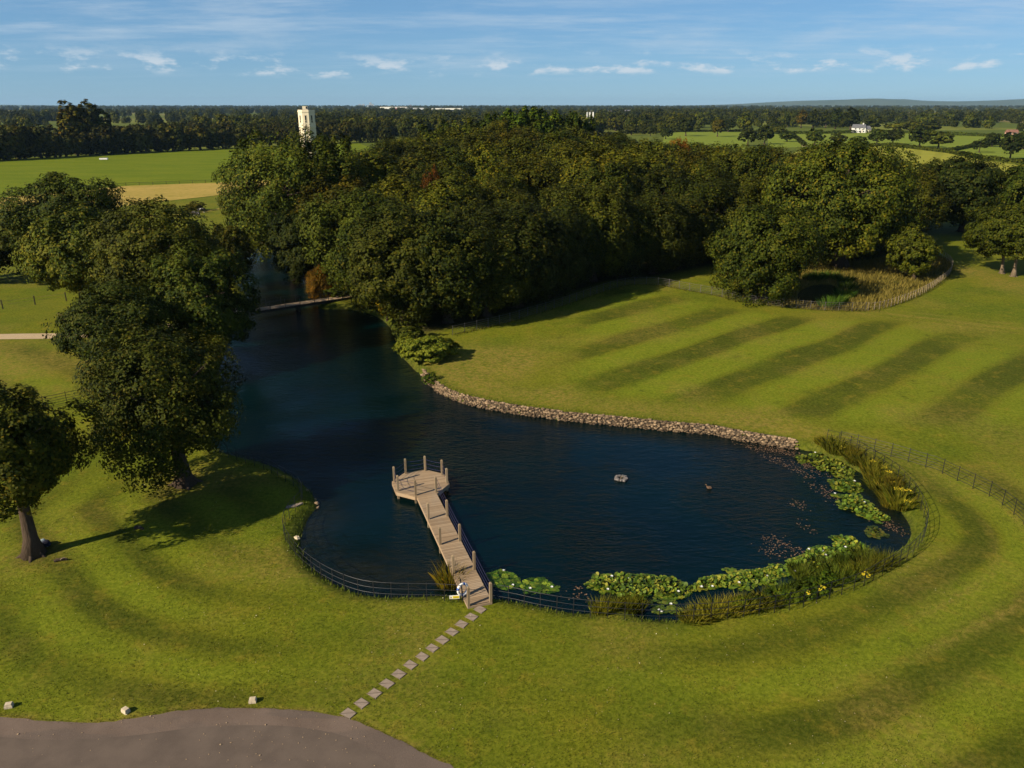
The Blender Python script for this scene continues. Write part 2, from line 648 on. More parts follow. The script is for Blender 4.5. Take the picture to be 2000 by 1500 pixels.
def ground_mat():
    t = NT('ground grass and soil')
    p = t.pos()
    big = t.noise(p, 0.11, 4, 0.6)
    mid = t.noise(p, 0.75, 4, 0.68)
    fine = t.noise(p, 4.2, 4, 0.75)
    vf = t.noise(p, 22.0, 2, 0.7)
    stripe = t.math('MULTIPLY', t.attr('stripe'), t.ramp(t.noise(p, 0.7, 4, 0.65), 0.25, 0.6, 0.65, 1.0))
    g = t.mix(t.ramp(big, 0.3, 0.7), (0.096, 0.136, 0.0048), (0.154, 0.168, 0.0062))
    g = t.mix(t.ramp(t.noise(p, 0.035, 3, 0.6), 0.45, 0.68, 0.0, 0.5), g, (0.195, 0.178, 0.010))
    g = t.mix(t.ramp(stripe, 0.0, 0.8, 0.0, 1.0), g, (0.052, 0.068, 0.0028))
    g = t.mix(t.ramp(stripe, 0.0, -0.8, 0.0, 1.0), g, (0.172, 0.210, 0.0090))
    g = t.mix(t.ramp(mid, 0.50, 0.76, 0.0, 0.65), g, (0.245, 0.185, 0.018))
    g = t.mix(t.ramp(mid, 0.45, 0.27, 0.0, 0.6), g, (0.046, 0.074, 0.003))
    dryf = t.math('MULTIPLY', t.attr('dry'), t.ramp(t.noise(p, 2.3, 5, 0.65), 0.28, 0.66))
    g = t.mix(t.math('MULTIPLY', dryf, 0.85), g, (0.29, 0.205, 0.045))
    rg = t.mix(t.ramp(mid, 0.3, 0.7), (0.075, 0.062, 0.010), (0.17, 0.115, 0.026))
    rg = t.mix(t.ramp(big, 0.45, 0.7, 0.0, 0.6), rg, (0.10, 0.10, 0.016))
    g = t.mix(t.attr('rough'), g, rg)
    g = t.mix(t.math('MULTIPLY', t.attr('bank'), t.ramp(mid, 0.3, 0.7, 0.5, 1.0)), g, (0.050, 0.072, 0.008))
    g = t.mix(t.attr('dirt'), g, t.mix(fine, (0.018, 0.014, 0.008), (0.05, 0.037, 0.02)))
    # farmland beyond: patchwork of fields
    ps = t.n('ShaderNodeSeparateXYZ')
    t.put(ps.inputs[0], p)
    fm = t.ramp(ps.outputs[1], 330, 420)
    vc = t.voro(t.pos((1, 0.55, 1), 0.35), 0.0042)
    vs = t.n('ShaderNodeSeparateColor')
    t.put(vs.inputs[0], vc)
    fc = t.mix(t.ramp(vs.outputs[0], 0.2, 0.8), (0.09, 0.125, 0.012), (0.20, 0.215, 0.03))
    fc = t.mix(t.ramp(vs.outputs[1], 0.70, 0.74), fc, (0.26, 0.2, 0.075))
    fc = t.mix(t.ramp(t.noise(p, 0.05, 4), 0.4, 0.7, 0, 0.5), fc, (0.075, 0.10, 0.016))
    g = t.mix(fm, g, fc)
    # blade-scale texture
    g = t.mix(t.ramp(fine, 0.36, 0.66), t.mix(0.38, g, (0.022, 0.036, 0.002)), t.mix(0.16, g, (0.30, 0.27, 0.04)))
    g = t.mix(t.ramp(vf, 0.3, 0.7, 0.0, 0.4), g, t.mix(0.55, g, (0.01, 0.016, 0.002)))
    h = t.math('ADD', t.math('MULTIPLY', fine, 0.7), t.math('ADD', t.math('MULTIPLY', vf, 0.35), t.math('MULTIPLY', mid, 1.0)))
    return t.finish(g, 0.95, 0.08, t.bump(h, 0.5, 0.09))


ground = make_ground()


def sheet(name, poly, z, mat, lift_terrain=False):
    V = [(p[0], p[1], z) for p in poly]
    me = mesh_np(name, V, [list(range(len(V)))], mat)
    if me.polygons[0].normal.z < 0:
        me.flip_normals()
    return tag(link(name, me), kind='structure')


def asphalt_mat():
    t = NT('worn asphalt')
    p = t.pos()
    n1 = t.noise(p, 0.5, 4)
    c = t.mix(t.ramp(n1, 0.3, 0.7), (0.118, 0.083, 0.062), (0.160, 0.115, 0.088))
    old = t.noise(t.pos((0.25, 1, 1)), 0.55, 3, 0.5, 0.6)
    c = t.mix(t.ramp(old, 0.48, 0.53, 0.0, 0.35), c, (0.080, 0.066, 0.056))
    sp = t.noise(p, 55, 2, 0.7)
    c = t.mix(t.ramp(sp, 0.42, 0.75, 0.0, 0.5), c, (0.21, 0.17, 0.14))
    c = t.mix(t.ramp(t.noise(p, 38, 2), 0.5, 0.25, 0.0, 0.5), c, (0.04, 0.033, 0.03))
    return t.finish(c, 0.9, 0.2, t.bump(sp, 0.5, 0.015))


def drive_patch_mat():
    t = NT('older asphalt')
    p = t.pos()
    c = t.mix(t.ramp(t.noise(p, 0.8, 4), 0.3, 0.7), (0.092, 0.069, 0.054), (0.125, 0.094, 0.073))
    sp = t.noise(p, 50, 2, 0.7)
    c = t.mix(t.ramp(sp, 0.42, 0.75, 0.0, 0.5), c, (0.17, 0.14, 0.115))
    return t.finish(c, 0.92, 0.2, t.bump(sp, 0.6, 0.018))


_de = resample(DRIVE_EDGE, 0.12)
_de[:, 1] += (vnoise(_de, 0.35, 71) - 0.5) * 0.10 + (vnoise(_de, 1.4, 72) - 0.5) * 0.12
drive_poly = list(map(tuple, _de)) + [(6, 14), (6, -10), (-45, -10), (-45, 20)]
sheet('driveway', drive_poly, 0.012, asphalt_mat())
inner = catmull([on_plane(x, y)[:2] for x, y in [(-260, 1432), (-100, 1434), (0, 1440), (100, 1446), (250, 1438), (400, 1420), (550, 1418), (650, 1432), (700, 1452), (760, 1490), (810, 1540)]], 6, False)
sheet('driveway_patch', list(map(tuple, inner)) + [(-1, 10), (-40, 10)], 0.017, drive_patch_mat())


def field_mat(name, a, b, c, rows=0.0):
    t = NT(name)
    p = t.pos()
    n1 = t.noise(t.pos((0.35, 1, 1), 0.1), 0.10, 6, 0.65)
    n2 = t.noise(p, 0.7, 5, 0.7)
    col = t.mix(t.ramp(n1, 0.35, 0.65), a, b)
    col = t.mix(t.ramp(n2, 0.4, 0.75, 0.0, 0.6), col, c)
    if rows:
        w = t.n('ShaderNodeTexWave', wave_type='BANDS')
        t.put(w.inputs[0], t.pos((1, 1, 1), rows))
        w.inputs['Scale'].default_value = 0.03
        w.inputs['Distortion'].default_value = 2.0
        col = t.mix(t.ramp(w.outputs[1], 0.55, 0.8, 0.0, 0.4), col, tuple(x * 0.7 for x in a))
    return t.finish(col, 0.95, 0.05, t.bump(n2, 0.6, 0.4))


FZ = 0.34


def fpoly(pts):
    return [tuple(on_plane(x, y, FZ)[:2]) for x, y in pts]


green_f = field_mat('pasture grass', (0.105, 0.145, 0.007), (0.145, 0.172, 0.010), (0.085, 0.115, 0.006))
straw_f = field_mat('dry hay grass', (0.40, 0.28, 0.075), (0.32, 0.24, 0.055), (0.19, 0.18, 0.025))
pale_f = field_mat('pale cut grass', (0.25, 0.25, 0.030), (0.29, 0.27, 0.04), (0.20, 0.21, 0.025), 0.5)
crop_f = field_mat('green crop', (0.15, 0.20, 0.022), (0.20, 0.23, 0.03), (0.12, 0.16, 0.014), 1.1)
sheet('pasture_field', fpoly([(-600, 345), (-300, 328), (0, 314), (250, 300), (520, 287), (700, 280), (760, 300), (640, 340), (520, 352), (420, 357), (250, 363), (0, 386), (-300, 412), (-600, 440)]), FZ, green_f)
sheet('hay_field', fpoly([(-600, 440), (-300, 412), (0, 386), (250, 363), (420, 357), (560, 350), (570, 372), (430, 381), (330, 392), (250, 402), (0, 430), (-300, 462), (-600, 500)]), FZ + 0.03, straw_f)
sheet('cut_field', fpoly([(1450, 330), (1560, 296), (1640, 287), (1740, 286), (1850, 299), (1920, 313), (2000, 324), (2300, 352), (2300, 420), (1850, 380), (1500, 360)]), FZ, pale_f)
sheet('crop_field', fpoly([(1500, 262), (1660, 261), (1700, 257), (1960, 267), (2200, 274), (2200, 332), (1985, 315), (1920, 309), (1850, 296), (1740, 283), (1640, 284), (1500, 290)]), FZ + 0.03, crop_f)
sheet('crop_field', fpoly([(1300, 258), (1450, 257), (1470, 262), (1450, 300), (1290, 292)]), FZ + 0.05, crop_f)


def ribbon(name, line, width, mat, lift=0.02):
    P = resample(line, 0.8)
    T = np.gradient(P, axis=0)
    T /= np.linalg.norm(T, axis=1)[:, None]
    Nn = np.stack([-T[:, 1], T[:, 0]], 1)
    L_, R_ = P + Nn * width / 2, P - Nn * width / 2
    zl, zr = heights(L_), heights(R_)
    zz = np.maximum(zl, zr) + lift
    V = np.vstack([np.column_stack([L_, zz]), np.column_stack([R_, zz])])
    n = len(P)
    F = np.array([[i + n, i + 1 + n, i + 1, i] for i in range(n - 1)])
    return tag(link(name, mesh_np(name, V, F, mat)), kind='structure')


def gravel_mat():
    t = NT('pale gravel')
    p = t.pos()
    c = t.mix(t.noise(p, 1.2, 5), (0.42, 0.31, 0.18), (0.58, 0.45, 0.29))
    c = t.mix(t.ramp(t.noise(p, 20, 3, 0.7), 0.35, 0.7, 0, 0.6), c, (0.2, 0.15, 0.1))
    return t.finish(c, 0.95, 0.1, t.bump(t.noise(p, 20, 3), 0.5, 0.03))


gravel = gravel_mat()
track_line = catmull([Gxy(*p) for p in [(-150, 662), (0, 658), (70, 657), (130, 656), (230, 650), (330, 638), (420, 622), (478, 610)]], 5, False)
ribbon('gravel_track', track_line, 2.2, gravel, 0.03)
ribbon('gravel_track', catmull([Gxy(*p) for p in [(655, 583), (715, 574), (790, 565)]], 5, False), 1.6, gravel, 0.05)
ribbon('gravel_track', catmull([on_plane(x, y, 0.4)[:2] for x, y in [(280, 424), (380, 416), (440, 405), (520, 392)]], 4, False), 0.9, straw_f, 0.04)


# ------------------------------------------------------------------ water
def water_mat():
    t = NT('dark pond water')
    p = t.pos()
    r1 = t.noise(t.pos((1.0, 2.4, 1), R(-30)), 1.0, 4, 0.6, 0.5)
    r2 = t.noise(t.pos((1.0, 2.2, 1), R(18)), 2.2, 3, 0.6, 0.4)
    gust = t.ramp(t.noise(p, 0.07, 3), 0.35, 0.65, 0.2, 1.0)
    h = t.math('MULTIPLY', t.math('ADD', r1, t.math('MULTIPLY', r2, 0.45)), gust)
    deep = t.mix(t.ramp(t.noise(p, 0.09, 3), 0.35, 0.7), (0.0001, 0.0046, 0.0050), (0.0002, 0.0070, 0.0076))
    silt = t.attr('shallow')
    c = t.mix(t.math('MULTIPLY', silt, t.ramp(t.noise(p, 0.8, 4), 0.3, 0.7, 0.2, 1.0)), deep, (0.010, 0.011, 0.006))
    b = t.n('ShaderNodeBsdfPrincipled')
    t.put(b.inputs['Base Color'], c)
    b.inputs['Roughness'].default_value = 0.06
    b.inputs['IOR'].default_value = 1.333
    b.inputs['Specular IOR Level'].default_value = 0.42
    b.inputs['Specular Tint'].default_value = (0.45, 0.95, 1.0, 1)
    t.put(b.inputs['Normal'], t.bump(h, 0.8, 0.24))
    t.nt.links.new(b.outputs[0], t.out.inputs[0])
    return t.mat


def make_water():
    lo, hi = POND.min(0) - 2, POND.max(0) + 2
    xs, ys = np.arange(lo[0], hi[0], 0.6), np.arange(lo[1], hi[1], 0.6)
    X, Y = np.meshgrid(xs, ys)
    Q = np.stack([X.ravel(), Y.ravel()], 1)
    s = sdist(Q, POND)
    nx, ny = len(xs), len(ys)
    idx = np.arange(nx * ny).reshape(ny, nx)
    F = np.stack([idx[:-1, :-1].ravel(), idx[:-1, 1:].ravel(), idx[1:, 1:].ravel(), idx[1:, :-1].ravel()], 1)
    F = F[(s[F] < 1.2).all(1)]
    used = np.unique(F)
    remap = np.zeros(len(Q), int)
    remap[used] = np.arange(len(used))
    nearshore = np.array([Gxy(*p) for p in [(620, 1000), (606, 1040), (600, 1075), (640, 1120), (700, 1145), (800, 1155)]])
    sh = np.exp(-(seg_dist(Q, nearshore, False) / 1.8) ** 2)
    sh = np.maximum(sh, np.exp(-(seg_dist(Q, np.array([Gxy(1700, 1010), Gxy(1772, 1045)]), False) / 2.2) ** 2) * 0.6)
    wm = water_mat()
    me = mesh_np('water', np.column_stack([Q, np.full(len(Q), WATER_Z)])[used], remap[F], wm, False, dict(shallow=sh[used]))
    tag(link('pond_water', me), kind='structure')
    c = POOL.mean(0)
    P2 = c + (POOL - c) * 1.06
    sheet('pool_water', list(map(tuple, P2)), 0.06, wm)


make_water()


# ------------------------------------------------------------------ trees
def leaf_mat(name, dark, light, warm, warm_amt=0.22, transl=0.09):
    t = NT(name)
    tint = t.attr('tint')
    clump = t.attr('clump')
    oi = t.n('ShaderNodeObjectInfo')
    c = t.mix(tint, dark, light)
    c = t.mix(t.ramp(clump, 0.62, 0.97, 0.0, warm_amt), c, warm)
    c = t.mix(t.math('MULTIPLY', t.ramp(t.math('FRACT', t.math('MULTIPLY', tint, 17.3)), 0.86, 0.9), 0.5), c, warm)
    rv = oi.outputs['Random']
    vary = t.ramp(t.math('FRACT', t.math('MULTIPLY', rv, 13.7)), 0.0, 1.0, 0.62, 1.3)
    vc = t.n('ShaderNodeCombineColor')
    for s_ in range(3):
        t.put(vc.inputs[s_], vary)
    c = t.mix(1.0, c, vc.outputs[0], 'MULTIPLY')
    c = t.mix(1.0, c, oi.outputs['Color'], 'MULTIPLY')
    c = t.mix(t.ramp(rv, 0.0, 1.0, 0.0, 0.35), c, t.mix(0.6, c, dark))
    c = t.mix(t.ramp(t.math('FRACT', t.math('MULTIPLY', rv, 7.0)), 0.5, 1.0, 0.0, 0.10), c, warm)
    return t.finish(c, 0.7, 0.10, None, 0.0, transl)


def bark_mat(name, a, b):
    t = NT(name)
    v = t.obj((1, 1, 0.22))
    n1 = t.noise(v, 9, 4, 0.65)
    n2 = t.noise(t.obj(), 1.3, 3)
    c = t.mix(n1, a, b)
    c = t.mix(t.ramp(n2, 0.55, 0.8, 0, 0.5), c, (0.06, 0.065, 0.03))
    return t.finish(c, 0.95, 0.1, t.bump(n1, 0.9, 0.08))


LEAF = leaf_mat('broadleaf foliage', (0.008, 0.016, 0.0010), (0.080, 0.096, 0.0050), (0.170, 0.128, 0.007))
LEAF_J = leaf_mat('juniper foliage', (0.05, 0.075, 0.006), (0.17, 0.19, 0.016), (0.24, 0.21, 0.02), 0.2, 0.1)
BARK = bark_mat('oak bark', (0.030, 0.021, 0.015), (0.115, 0.080, 0.055))
BARK_PALE = bark_mat('pale bark', (0.10, 0.075, 0.05), (0.27, 0.20, 0.135))


def unit(n, up=0.0):
    v = rng.normal(size=(n, 3))
    v[:, 2] += up
    return v / np.linalg.norm(v, axis=1)[:, None]


def cards(P, Nrm, size, elong=0.62):
    """rhombic, slightly folded leaf sprays at P facing Nrm"""
    n = len(P)
    a = np.cross(Nrm, unit(n))
    a /= np.linalg.norm(a, axis=1)[:, None] + 1e-9
    b = np.cross(Nrm, a)
    s = size * rng.uniform(0.55, 1.25, n)[:, None]
    fold = rng.uniform(-0.35, 0.1, n)[:, None] * s
    V = np.stack([P + a * s + Nrm * fold, P + b * s * elong, P - a * s + Nrm * fold, P - b * s * elong], 1)
    return V.reshape(-1, 3)


def crown_mesh(name, rx, rz, zc, boughs, subs, leaves, size, mat, bough_r=0.36, low=0.6, lumpy=0.28, seed=0, shell=0.62, ry=None):
    """crown of boughs > sprays > leaf cards. Centre height zc, half-width rx, half-height rz"""
    global rng
    keep = rng
    rng = np.random.default_rng(1000 + seed)
    ry = ry or rx
    # evenly spread bough centres
    i = np.arange(boughs) + 0.5
    ph = np.arccos(1 - 1.86 * i / boughs)
    th = math.pi * (1 + 5 ** 0.5) * i + rng.uniform(0, 6.28)
    d = np.stack([np.cos(th) * np.sin(ph), np.sin(th) * np.sin(ph), np.cos(ph)], 1)
    d += rng.normal(scale=0.16, size=d.shape)
    d /= np.linalg.norm(d, axis=1)[:, None]
    rad = shell * rng.uniform(1 - lumpy, 1 + lumpy * 0.55, boughs)
    B = d * rad[:, None]
    B = np.vstack([B, unit(max(2, boughs // 5)) * 0.25])
    br = bough_r * rng.uniform(0.72, 1.2, len(B))
    tint_b = rng.uniform(0, 1, len(B))
    # sprays on each bough
    bi = np.repeat(np.arange(len(B)), subs)
    sdv = unit(len(bi), 0.25)
    out = B[bi] / (np.linalg.norm(B[bi], axis=1)[:, None] + 1e-6)
    sdv = sdv + out * 0.55
    sdv /= np.linalg.norm(sdv, axis=1)[:, None]
    S = B[bi] + sdv * br[bi][:, None] * rng.uniform(0.7, 1.05, len(bi))[:, None]
    sr = br[bi] * rng.uniform(0.25, 0.40, len(bi))
    clump = np.clip(0.55 * tint_b[bi] + 0.45 * rng.uniform(0, 1, len(bi)), 0, 1)
    # leaves on each spray
    li = np.repeat(np.arange(len(S)), leaves)
    ld = unit(len(li), 0.35) + sdv[li] * 0.5
    ld /= np.linalg.norm(ld, axis=1)[:, None]
    P = S[li] + ld * sr[li][:, None] * rng.uniform(0.55, 1.15, len(li))[:, None]
    P[:, :2] /= np.percentile(np.hypot(P[:, 0], P[:, 1]), 98.5)
    P[:, 2] /= np.percentile(P[:, 2], 99.8)
    P[:, 2] = np.where(P[:, 2] < 0, P[:, 2] * low, P[:, 2])
    P = P * np.array([rx, ry, rz])
    co = P / (np.linalg.norm(P, axis=1)[:, None] + 1e-6)
    Nn = ld * 0.65 + sdv[li] * 0.4 + co * 0.5 + np.array([0, 0, 0.2]) + rng.normal(scale=0.36, size=ld.shape)
    Nn /= np.linalg.norm(Nn, axis=1)[:, None]
    P[:, 2] += zc
    ok = P[:, 2] > 0.15
    P, Nn, li = P[ok], Nn[ok], li[ok]
    V = cards(P, Nn, size)
    n = len(P)
    F = np.arange(n * 4).reshape(n, 4)
    tint = np.repeat(np.clip(rng.normal(0.45, 0.22, n) + (clump[li] - 0.5) * 0.5, 0, 1), 4)
    me = mesh_np(name, V, F, mat, False, dict(tint=tint, clump=np.repeat(clump[li], 4)))
    rng = keep
    return me


def trunk_mesh(name, r, zc, rx, rz, limbs, mat, seed=0, lean=0.0, flare=1.9, fork=0.55):
    rs = random.Random(seed)
    m = MB()
    top = zc + rz * 0.55
    zf = max(zc - rz * fork, 0.25 * zc)
    P, rr = [], []
    for k in range(9):
        f = k / 8
        z = top * f
        w = r * (1 - 0.72 * f)
        w *= 1 + (flare - 1) * math.exp(-z / (r * 1.1))
        P.append((lean * z + math.sin(f * 5 + seed) * r * 0.25 * f, math.cos(f * 4 + seed) * r * 0.2 * f, z - 0.25 if k == 0 else z))
        rr.append(w)
    m.tube(P, rr, 10)
    for k in range(5):                          # root buttresses
        a = 6.283 * k / 5 + rs.uniform(-0.4, 0.4)
        q = r * flare
        m.tube([(math.cos(a) * q * 1.35, math.sin(a) * q * 1.35, -0.12), (math.cos(a) * q * 0.8, math.sin(a) * q * 0.8, r * 0.2), (math.cos(a) * r * 0.5, math.sin(a) * r * 0.5, r * 1.6)],
               [r * 0.14, r * 0.3, r * 0.35], 6)
    for k in range(limbs):
        a = 6.283 * (k + rs.uniform(-0.3, 0.3)) / limbs * 1.0
        z0 = zf + (top - zf) * (k / limbs) * 0.7
        l = rx * rs.uniform(0.55, 0.85)
        up = rz * rs.uniform(0.1, 0.6)
        base = Vector((lean * z0, 0, z0))
        P = []
        for j in range(5):
            f = j / 4
            P.append(base + Vector((math.cos(a + f * 0.4) * l * f, math.sin(a + f * 0.4) * l * f, up * f ** 1.4 + rs.uniform(-.15, .15) * f)))
        r0 = r * 0.42 * (1 - 0.4 * k / limbs)
        m.tube(P, [r0, r0 * .75, r0 * .52, r0 * .33, r0 * .14], 6)
        e = P[2]
        for s in (-1, 1):
            m.tube([e, e + Vector((math.cos(a + s) * l * .25, math.sin(a + s) * l * .25, up * .3)), e + Vector((math.cos(a + s * .8) * l * .45, math.sin(a + s * .8) * l * .45, up * .5))], [r0 * .4, r0 * .25, r0 * .1], 5)
    return m.mesh(name, mat, True)


def tree(name, label, loc, crown, trunk, rz=0.0, scale=1.0, color=(1, 1, 1), group=None, cat='tree'):
    t = thing(name, label, cat, loc, rz, group, scale)
    c = link('crown', crown, t)
    c.color = color + (1,)
    link('trunk', trunk, t)
    return t


def fit(px, base_y, top_y, width_px):
    """foot of a tree on the ground, its height and half-width, from where it stands in the photograph"""
    p = G(px, base_y)
    z = p[1] * math.cos(PITCH) + (CAM_H - p[2]) * math.sin(PITCH)
    a = PITCH - math.atan((750 - top_y) / FPX)
    h = CAM_H - p[1] * math.tan(a) - p[2]
    return p, h, width_px / 2 * z / FPX


# the two lawn trees in front
def oak_near(name, label, px, base_y, top_y, cpx, width, r, seed, low=0.75, zfrac=0.55, boughs=30, subs=20, leaves=66, size=0.112, color=(1, 1, 1), bark=BARK, **kw):
    p, h, rad = fit(px, base_y, top_y, width)
    zc = h * zfrac
    zd = p[1] * math.cos(PITCH) + (CAM_H - p[2] - zc) * math.sin(PITCH)     # depth at crown height
    off = float(np.clip((cpx - 1000) / FPX * zd - p[0], -2.6, 2.6))
    rad = width / 2 * zd / FPX
    me = crown_mesh('crown', rad, h - zc, zc, boughs, subs, leaves, size, LEAF, seed=seed, low=low, **kw)
    me.transform(__import__('mathutils').Matrix.Translation((off, 0, 0)))
    tr = trunk_mesh('trunk', r, zc, rad, h - zc, 7, bark, seed, lean=off / max(zc, 1) * 0.5)
    return tree(name, label, p, me, tr, color=color)


oak_near('lawn_oak', 'stout oak on the left lawn, thick bare trunk, yellowing leaves, cut by the picture edge', 66, 1083, 745, 30, 280, 0.40, 1, zfrac=0.60, low=0.85, color=(1.55, 1.3, 0.9), lumpy=0.45, shell=0.66)
oak_near('lawn_chestnut', 'broad round tree leaning over the near left bank, crown hanging close to the lawn', 362, 945, 650, 318, 330, 0.50, 2, zfrac=0.54, low=0.95, boughs=36, subs=20, leaves=60, lumpy=0.34)
oak_near('bank_tree', 'wide low tree behind the round lawn tree on the left bank', 238, 735, 545, 235, 265, 0.5, 3, zfrac=0.5, low=0.9, boughs=30, leaves=56, size=0.135, color=(0.66, 0.74, 0.7))
oak_near('bank_tree', 'dark tree overhanging the water left of the footbridge', 392, 700, 480, 392, 215, 0.5, 4, zfrac=0.5, low=0.9, boughs=26, leaves=60, size=0.16, color=(0.62, 0.7, 0.7))
oak_near('bank_tree', 'tallest rounded crown of the left bank group, above the gravel track', 315, 660, 388, 312, 270, 0.6, 5, zfrac=0.55, low=0.8, boughs=30, leaves=60, size=0.175)
oak_near('bank_tree', 'round-topped tree at the left of the bank group, just behind the gravel track', 165, 625, 400, 168, 235, 0.55, 6, zfrac=0.55, low=0.85, leaves=56, size=0.185, color=(1.0, 1.0, 0.9))
oak_near('bank_tree', 'dark spreading tree behind the left bank group, top against the hay field', 140, 545, 338, 138, 250, 0.6, 7, zfrac=0.55, low=0.8, leaves=52, size=0.21, color=(0.72, 0.78, 0.8))
oak_near('bank_tree', 'dark tree at the left picture edge behind the wire fence posts', -15, 548, 425, -15, 190, 0.45, 8, zfrac=0.55, low=0.9, boughs=20, leaves=44, size=0.2, color=(0.75, 0.8, 0.8))
oak_near('bank_willow', 'pale olive willowy tree on the bank beside the upper pool', 448, 562, 440, 448, 100, 0.25, 9, zfrac=0.55, low=0.9, boughs=16, leaves=44, size=0.16, color=(1.5, 1.25, 1.0))
oak_near('edge_oak', 'tall ragged oak at the left end of the wood, below the white tower', 578, 532, 254, 556, 260, 0.7, 10, zfrac=0.5, low=1.0, boughs=34, subs=15, leaves=62, size=0.21, color=(0.85, 0.9, 0.85), lumpy=0.42)
oak_near('edge_oak', 'oak crown at the wood corner directly under the white tower', 650, 518, 264, 642, 150, 0.5, 21, zfrac=0.5, low=1.0, boughs=26, leaves=56, size=0.23, color=(0.85, 0.9, 0.8))
oak_near('bank_tree', 'dark tree closing the far end of the upper pool', 515, 474, 352, 512, 150, 0.4, 22, zfrac=0.46, low=1.0, boughs=24, leaves=50, size=0.22, color=(0.6, 0.68, 0.68))
oak_near('bank_tree', 'dark tree hanging over the upper pool just beyond the footbridge', 618, 548, 400, 600, 150, 0.4, 23, zfrac=0.46, low=1.0, boughs=26, leaves=56, size=0.18, color=(0.65, 0.75, 0.7))
oak_near('edge_oak', 'dense sycamore filling the wood edge behind the footbridge end', 680, 578, 372, 690, 205, 0.55, 11, zfrac=0.5, low=1.0, boughs=28, leaves=56, size=0.18, color=(0.8, 1.0, 0.9))
oak_near('round_tree', 'big round isolated tree reaching the ground behind the far railing', 1490, 586, 402, 1490, 210, 0.5, 12, zfrac=0.5, low=1.0, boughs=34, leaves=60, size=0.175, color=(0.62, 0.66, 0.6))
oak_near('small_tree', 'small drooping tree inside the pale post fence curve', 1785, 546, 437, 1785, 104, 0.25, 13, zfrac=0.48, low=1.0, boughs=22, subs=12, leaves=44, size=0.16, color=(0.95, 1.05, 0.9))
oak_near('field_tree', 'left one of two slim-trunked trees at the right picture edge', 1957, 534, 402, 1952, 135, 0.26, 14, zfrac=0.6, low=0.9, boughs=22, leaves=46, size=0.17, color=(0.95, 1.05, 0.85), bark=BARK_PALE)
oak_near('field_tree', 'right one of two slim-trunked trees at the right picture edge', 1979, 540, 397, 1990, 160, 0.28, 15, zfrac=0.6, low=0.9, boughs=24, leaves=46, size=0.17, color=(0.95, 1.05, 0.85), bark=BARK_PALE)
oak_near('wood_giant', 'huge spreading oak at the right end of the wood, over the rough grass', 1640, 522, 276, 1640, 330, 0.9, 16, zfrac=0.52, low=0.95, boughs=44, subs=18, leaves=66, size=0.23, bough_r=0.30, shell=0.7)
oak_near('dark_tree', 'dark broad tree at the top end of the right-hand meadow', 1880, 452, 300, 1880, 190, 0.6, 17, zfrac=0.52, low=1.0, boughs=30, leaves=60, size=0.26, color=(0.7, 0.78, 0.8))
oak_near('dark_tree', 'dark tree on the right picture edge behind the two slim-trunked trees', 2015, 462, 308, 2015, 150, 0.55, 18, zfrac=0.52, low=1.0, boughs=26, leaves=56, size=0.26, color=(0.65, 0.75, 0.78))

# wood: shared crowns
MID = []
for k in range(6):
    rx_, rz_, zc_ = 6.0, 7.2 + 0.5 * (k % 3), 8.2
    MID.append((crown_mesh('wood_crown', rx_, rz_, zc_, 30 + k, 20, 40, 0.20, LEAF, seed=40 + k, low=1.05, lumpy=0.2, bough_r=0.38, shell=0.60),
                trunk_mesh('wood_trunk', 0.42, zc_, rx_, rz_, 6, BARK, 60 + k), zc_ + rz_))


EDGE = []
for k in range(4):
    EDGE.append((crown_mesh('edge_crown', 6.0, 8.0, 6.4, 32 + k, 20, 40, 0.19, LEAF, seed=140 + k, low=0.85, lumpy=0.22, bough_r=0.38, shell=0.60),
                 trunk_mesh('edge_trunk', 0.42, 6.4, 6.0, 8.0, 6, BARK, 160 + k), 14.4))
CAP_X = [560, 620, 700, 800, 900, 1000, 1150, 1250, 1350, 1450, 1550, 1700, 1800, 1900]
CAP_Y = [400, 335, 300, 268, 250, 238, 252, 274, 286, 282, 284, 300, 335, 380]


